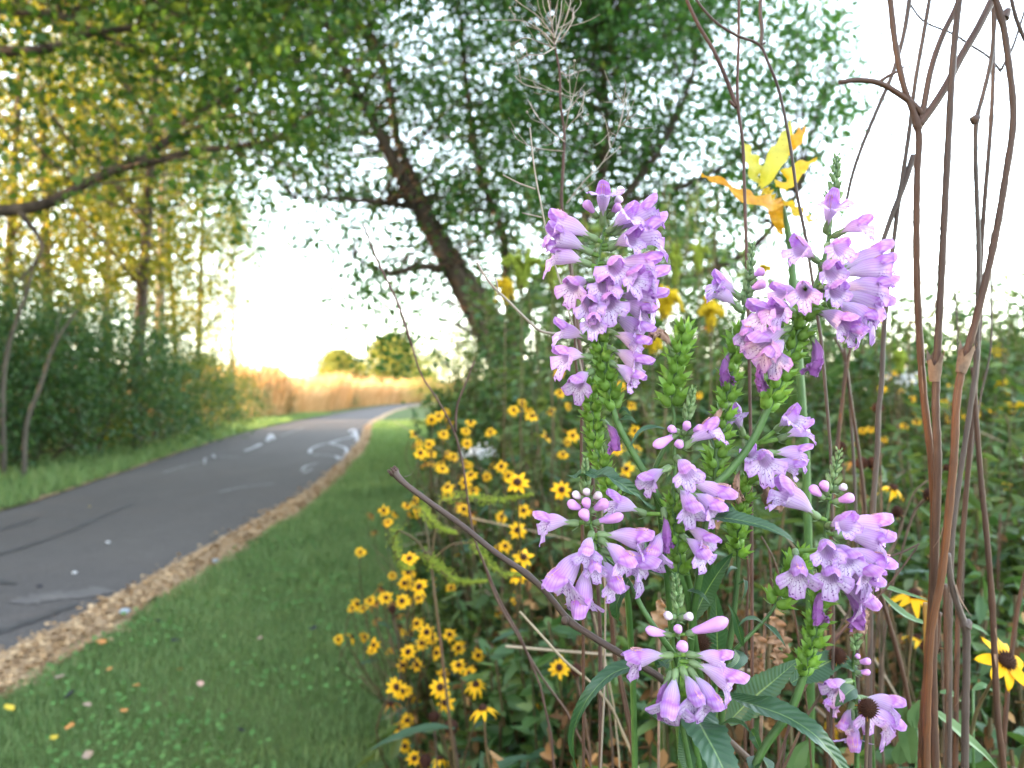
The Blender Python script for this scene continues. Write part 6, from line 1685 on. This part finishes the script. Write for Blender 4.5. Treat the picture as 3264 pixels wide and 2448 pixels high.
# narrow green leaves at the lower right, low plants
def lowplant(label, base, leaves, mat='op_leaf', name='green_plant'):
    root = thing(name, label, 'plant', base, 'low green plants at the lower right')
    for crop, pts, d, wpx, nrm in leaves:
        blade_leaf(root, crop, pts, d, wpx / CROPS[crop][2] / FPX * d, nrm=nrm, teeth=6, fold=.25, mat=mat, base_w=.3)
    P0 = W(leaves[0][0], *leaves[0][1][0][:2], leaves[0][2]); mb = MB(); mb.tube(cr([P0, (P0 + Vector(base)) / 2 + Vector((.01, 0, 0)), base], 6), (.0012, .002), 5); mb.build('stem', MAT['op_stem'], root)
MAT['low_leaf'] = plain('low_leaf', (.05, .11, .035), (.10, .17, .06), 30, .5)
lowplant('two narrow pale leaves crossing before the orange stalk', Vector(under('G', 560, 1400, .62)), [('G', [(340, 895), (410, 890), (500, 915), (630, 955)], .6, 26, (0, -.6, .8)), ('G', [(412, 922), (460, 970), (530, 1020), (640, 1060)], .6, 42, (0, -.6, .8))], 'low_leaf')
lowplant('broad oval leaves behind the small right spike', Vector(under('G', 540, 1659, .60)), [('G', [(560, 1490), (560, 1430), (580, 1390), (600, 1355)], .6, 110, (.2, -1, .1)), ('G', [(540, 1640), (525, 1540), (505, 1440), (490, 1345)], .6, 75, (-.2, -1, .1))], 'low_leaf')
lowplant('long grass like leaf curving down at the lower right', Vector(under('G', 600, 1659, .60)), [('G', [(620, 1410), (690, 1460), (770, 1530), (850, 1600), (920, 1680)], .58, 60, (0, -.6, .8)), ('G', [(660, 1340), (700, 1340), (735, 1365), (760, 1385)], .6, 30, (0, -.6, .8))], 'low_leaf')
lowplant('small pale leaves beside the pale broken stalk', Vector(under('G', 820, 1500, .75)), [('G', [(800, 1330), (840, 1310), (890, 1335)], .72, 30, (0, -.6, .8)), ('G', [(780, 1050), (830, 1070), (870, 1100)], .72, 24, (0, -.6, .8))], 'low_leaf')
lowplant('yellow green leaf patch at the picture bottom', Vector(under('G', 60, 1659, .62)), [('G', [(30, 1680), (60, 1600), (90, 1560), (110, 1540)], .6, 90, (0, -1, .2)), ('G', [(480, 1640), (490, 1590), (500, 1530)], .62, 80, (0, -1, .2))], 'low_leaf')
r = np.random.default_rng(511)
# withered leaf bunch in the middle of the bed
root = thing('withered_plant', 'withered plant with curled brown leaves in the dark right of the front spike', 'plant', under('B', 1230, 1300, .62))
for i, (x, y) in enumerate(((1180, 980), (1220, 1040), (1260, 1000), (1290, 1060), (1240, 1110), (1200, 1150), (1310, 980), (1270, 900), (1330, 940), (1170, 1080), (1300, 1120))):
    a = r.random() * 6.28
    blade_leaf(root, 'B', [(x, y), (x + math.cos(a) * 30, y + 30), (x + math.cos(a) * 40 + 10, y + 75), (x + math.cos(a) * 20, y + 110)], .60 + r.normal(0, .02), r.uniform(.008, .013), nrm=(r.normal(0, .5), -.8, .4), teeth=4, fold=.5, mat='dry_curl', wave=3)
mb = MB(); mb.tube(cr([W('B', 1250, 880, .61), W('B', 1240, 1100, .61), Vector(root.location)], 6), (.001, .002), 5); mb.build('stem', MAT['straw_dark'], root)
root = thing('withered_plant', 'withered leaf standing upright left of the front spike buds', 'plant', under('B', 720, 1300, .62))
blade_leaf(root, 'B', [(715, 990), (710, 920), (715, 860), (722, 800)], .58, .016, nrm=(.2, -1, .2), teeth=6, fold=.4, mat='dry_curl', wave=3)
blade_leaf(root, 'B', [(1010, 380), (1000, 420), (1015, 455)], .7, .012, nrm=(.2, -1, .2), teeth=4, fold=.4, mat='dry_curl')
mb = MB(); mb.tube(cr([W('B', 715, 985, .58), Vector(root.location)], 6), (.001, .002), 5); mb.build('stem', MAT['straw_dark'], root)

# fallen leaves and bits on the lawn and path
FG = 'fallen leaves on the lawn and path'
def fallmat(n, c1, c2): MAT[n] = plain(n, c1, c2, 60, .8)
fallmat('fall_yellow', (.45, .32, .03), (.55, .42, .05)); fallmat('fall_orange', (.40, .15, .04), (.52, .25, .08)); fallmat('fall_black', (.012, .012, .02), (.03, .03, .04)); fallmat('fall_pale', (.20, .14, .10), (.34, .25, .19)); fallmat('fall_pink', (.42, .24, .18), (.52, .34, .28))
fallmat('stone', (.22, .26, .30), (.34, .37, .40)); fallmat('white_bit', (.5, .5, .5), (.65, .65, .65))
FM = {}
for lab, x, y, sz, mt in (('black curled leaf on the lawn near the lower left corner', 275, 1372, .075, 'fall_black'), ('yellow leaf on the chips at the left bottom', 35, 1425, .07, 'fall_yellow'), ('yellow leaf lowest on the lawn at the left', 210, 1542, .06, 'fall_yellow'), ('orange leaf on the lawn above the lowest yellow one', 275, 1497, .06, 'fall_orange'),
        ('orange leaf on the lawn below the wood chips', 485, 1436, .055, 'fall_orange'), ('small orange leaf at the edge of the chips', 430, 1272, .05, 'fall_orange'), ('tan leaf on the lawn beside the chip strip', 235, 1303, .08, 'fall_pale'), ('pinkish leaf in the middle of the lawn', 785, 1330, .06, 'fall_pink'),
        ('dark leaf on the lawn toward the flower bed', 945, 1512, .07, 'fall_black'), ('dark leaf on the grass near the grey stone', 620, 1082, .07, 'fall_black'), ('second dark leaf on the grass near the grey stone', 685, 1160, .07, 'fall_black'), ('rust coloured leaf on the middle of the lawn', 705, 1272, .045, 'fall_orange'),
        ('pale curled leaf on the front lawn', 892, 1440, .06, 'fall_pale'), ('orange speck of leaf on the middle lawn', 535, 1336, .05, 'fall_orange'), ('big orange leaf lying on the chip strip', 400, 1168, .11, 'fall_orange'), ('dark leaf far up on the lawn', 980, 905, .07, 'fall_black'), ('dark leaf on the lawn beside the susans', 1230, 1112, .07, 'fall_black'),
        ('pale leaf near the black curled leaf', 342, 1412, .05, 'fall_pale'), ('orange leaf lying on the asphalt by the right edge', 765, 806, .06, 'fall_orange'), ('yellow leaf on the far side of the asphalt', 350, 632, .06, 'fall_yellow'), ('brown leaf low on the lawn near the bottom', 345, 1610, .07, 'fall_pale'), ('pale leaf in the lawn by the bed', 1020, 1150, .05, 'fall_pale')):
    key = mt
    if key not in FM:
        mb = MB(); n = 9; s = np.linspace(0, 1, n)[:, None]; q = np.linspace(-1, 1, 5)[None]; wp = .36 * np.sin(np.clip(s, .02, .98) * math.pi) ** .8
        mb.grid(np.stack([q * wp * (1 + .12 * np.sin(s * 20)), s - .5 + 0 * q, .10 * q ** 2 + .12 * (s - .5) ** 2 + .03 * np.sin(s * 9 + q * 3)], -1))
        FM[key] = mb.mesh('fallen_leaf', MAT[mt])
    onpath = 'asphalt' in lab
    p = ground('D', x, y, .035 if onpath else .05)
    o = obj('fallen_leaf', FM[key]); o.location = p; o.scale = (sz * .6,) * 3; o.rotation_euler = (r.normal(0, .25), r.normal(0, .25), r.random() * 6)
    if onpath: o.location.z = path_z(p.x, p.y) + .003; o.rotation_euler.x = o.rotation_euler.y = 0
    tag(o, lab, 'leaf', FG)
for lab, x, y, sz, mt, nm in (('grey blue stone in the chip strip', 490, 1055, .05, 'stone', 'stone'), ('white crumb on the middle of the asphalt', 425, 776, .03, 'white_bit', 'pebble'), ('second white crumb on the asphalt lower left', 293, 893, .028, 'white_bit', 'pebble'), ('dark pebble on the asphalt at the left', 155, 946, .03, 'fall_black', 'pebble'), ('pale pebble in the chip strip above the grey stone', 845, 853, .04, 'stone', 'stone')):
    p = ground('D', x, y, .03); mb = MB(); mb.blob((0, 0, 0), .5, 9, 6, None, .55, .09)
    o = obj(nm, mb.mesh(nm, MAT[mt])); o.location = p; o.scale = (sz,) * 3; o.location.z = (path_z(p.x, p.y) if 'asphalt' in lab else .034) + sz * .2
    tag(o, lab, nm, 'small stones by the path')
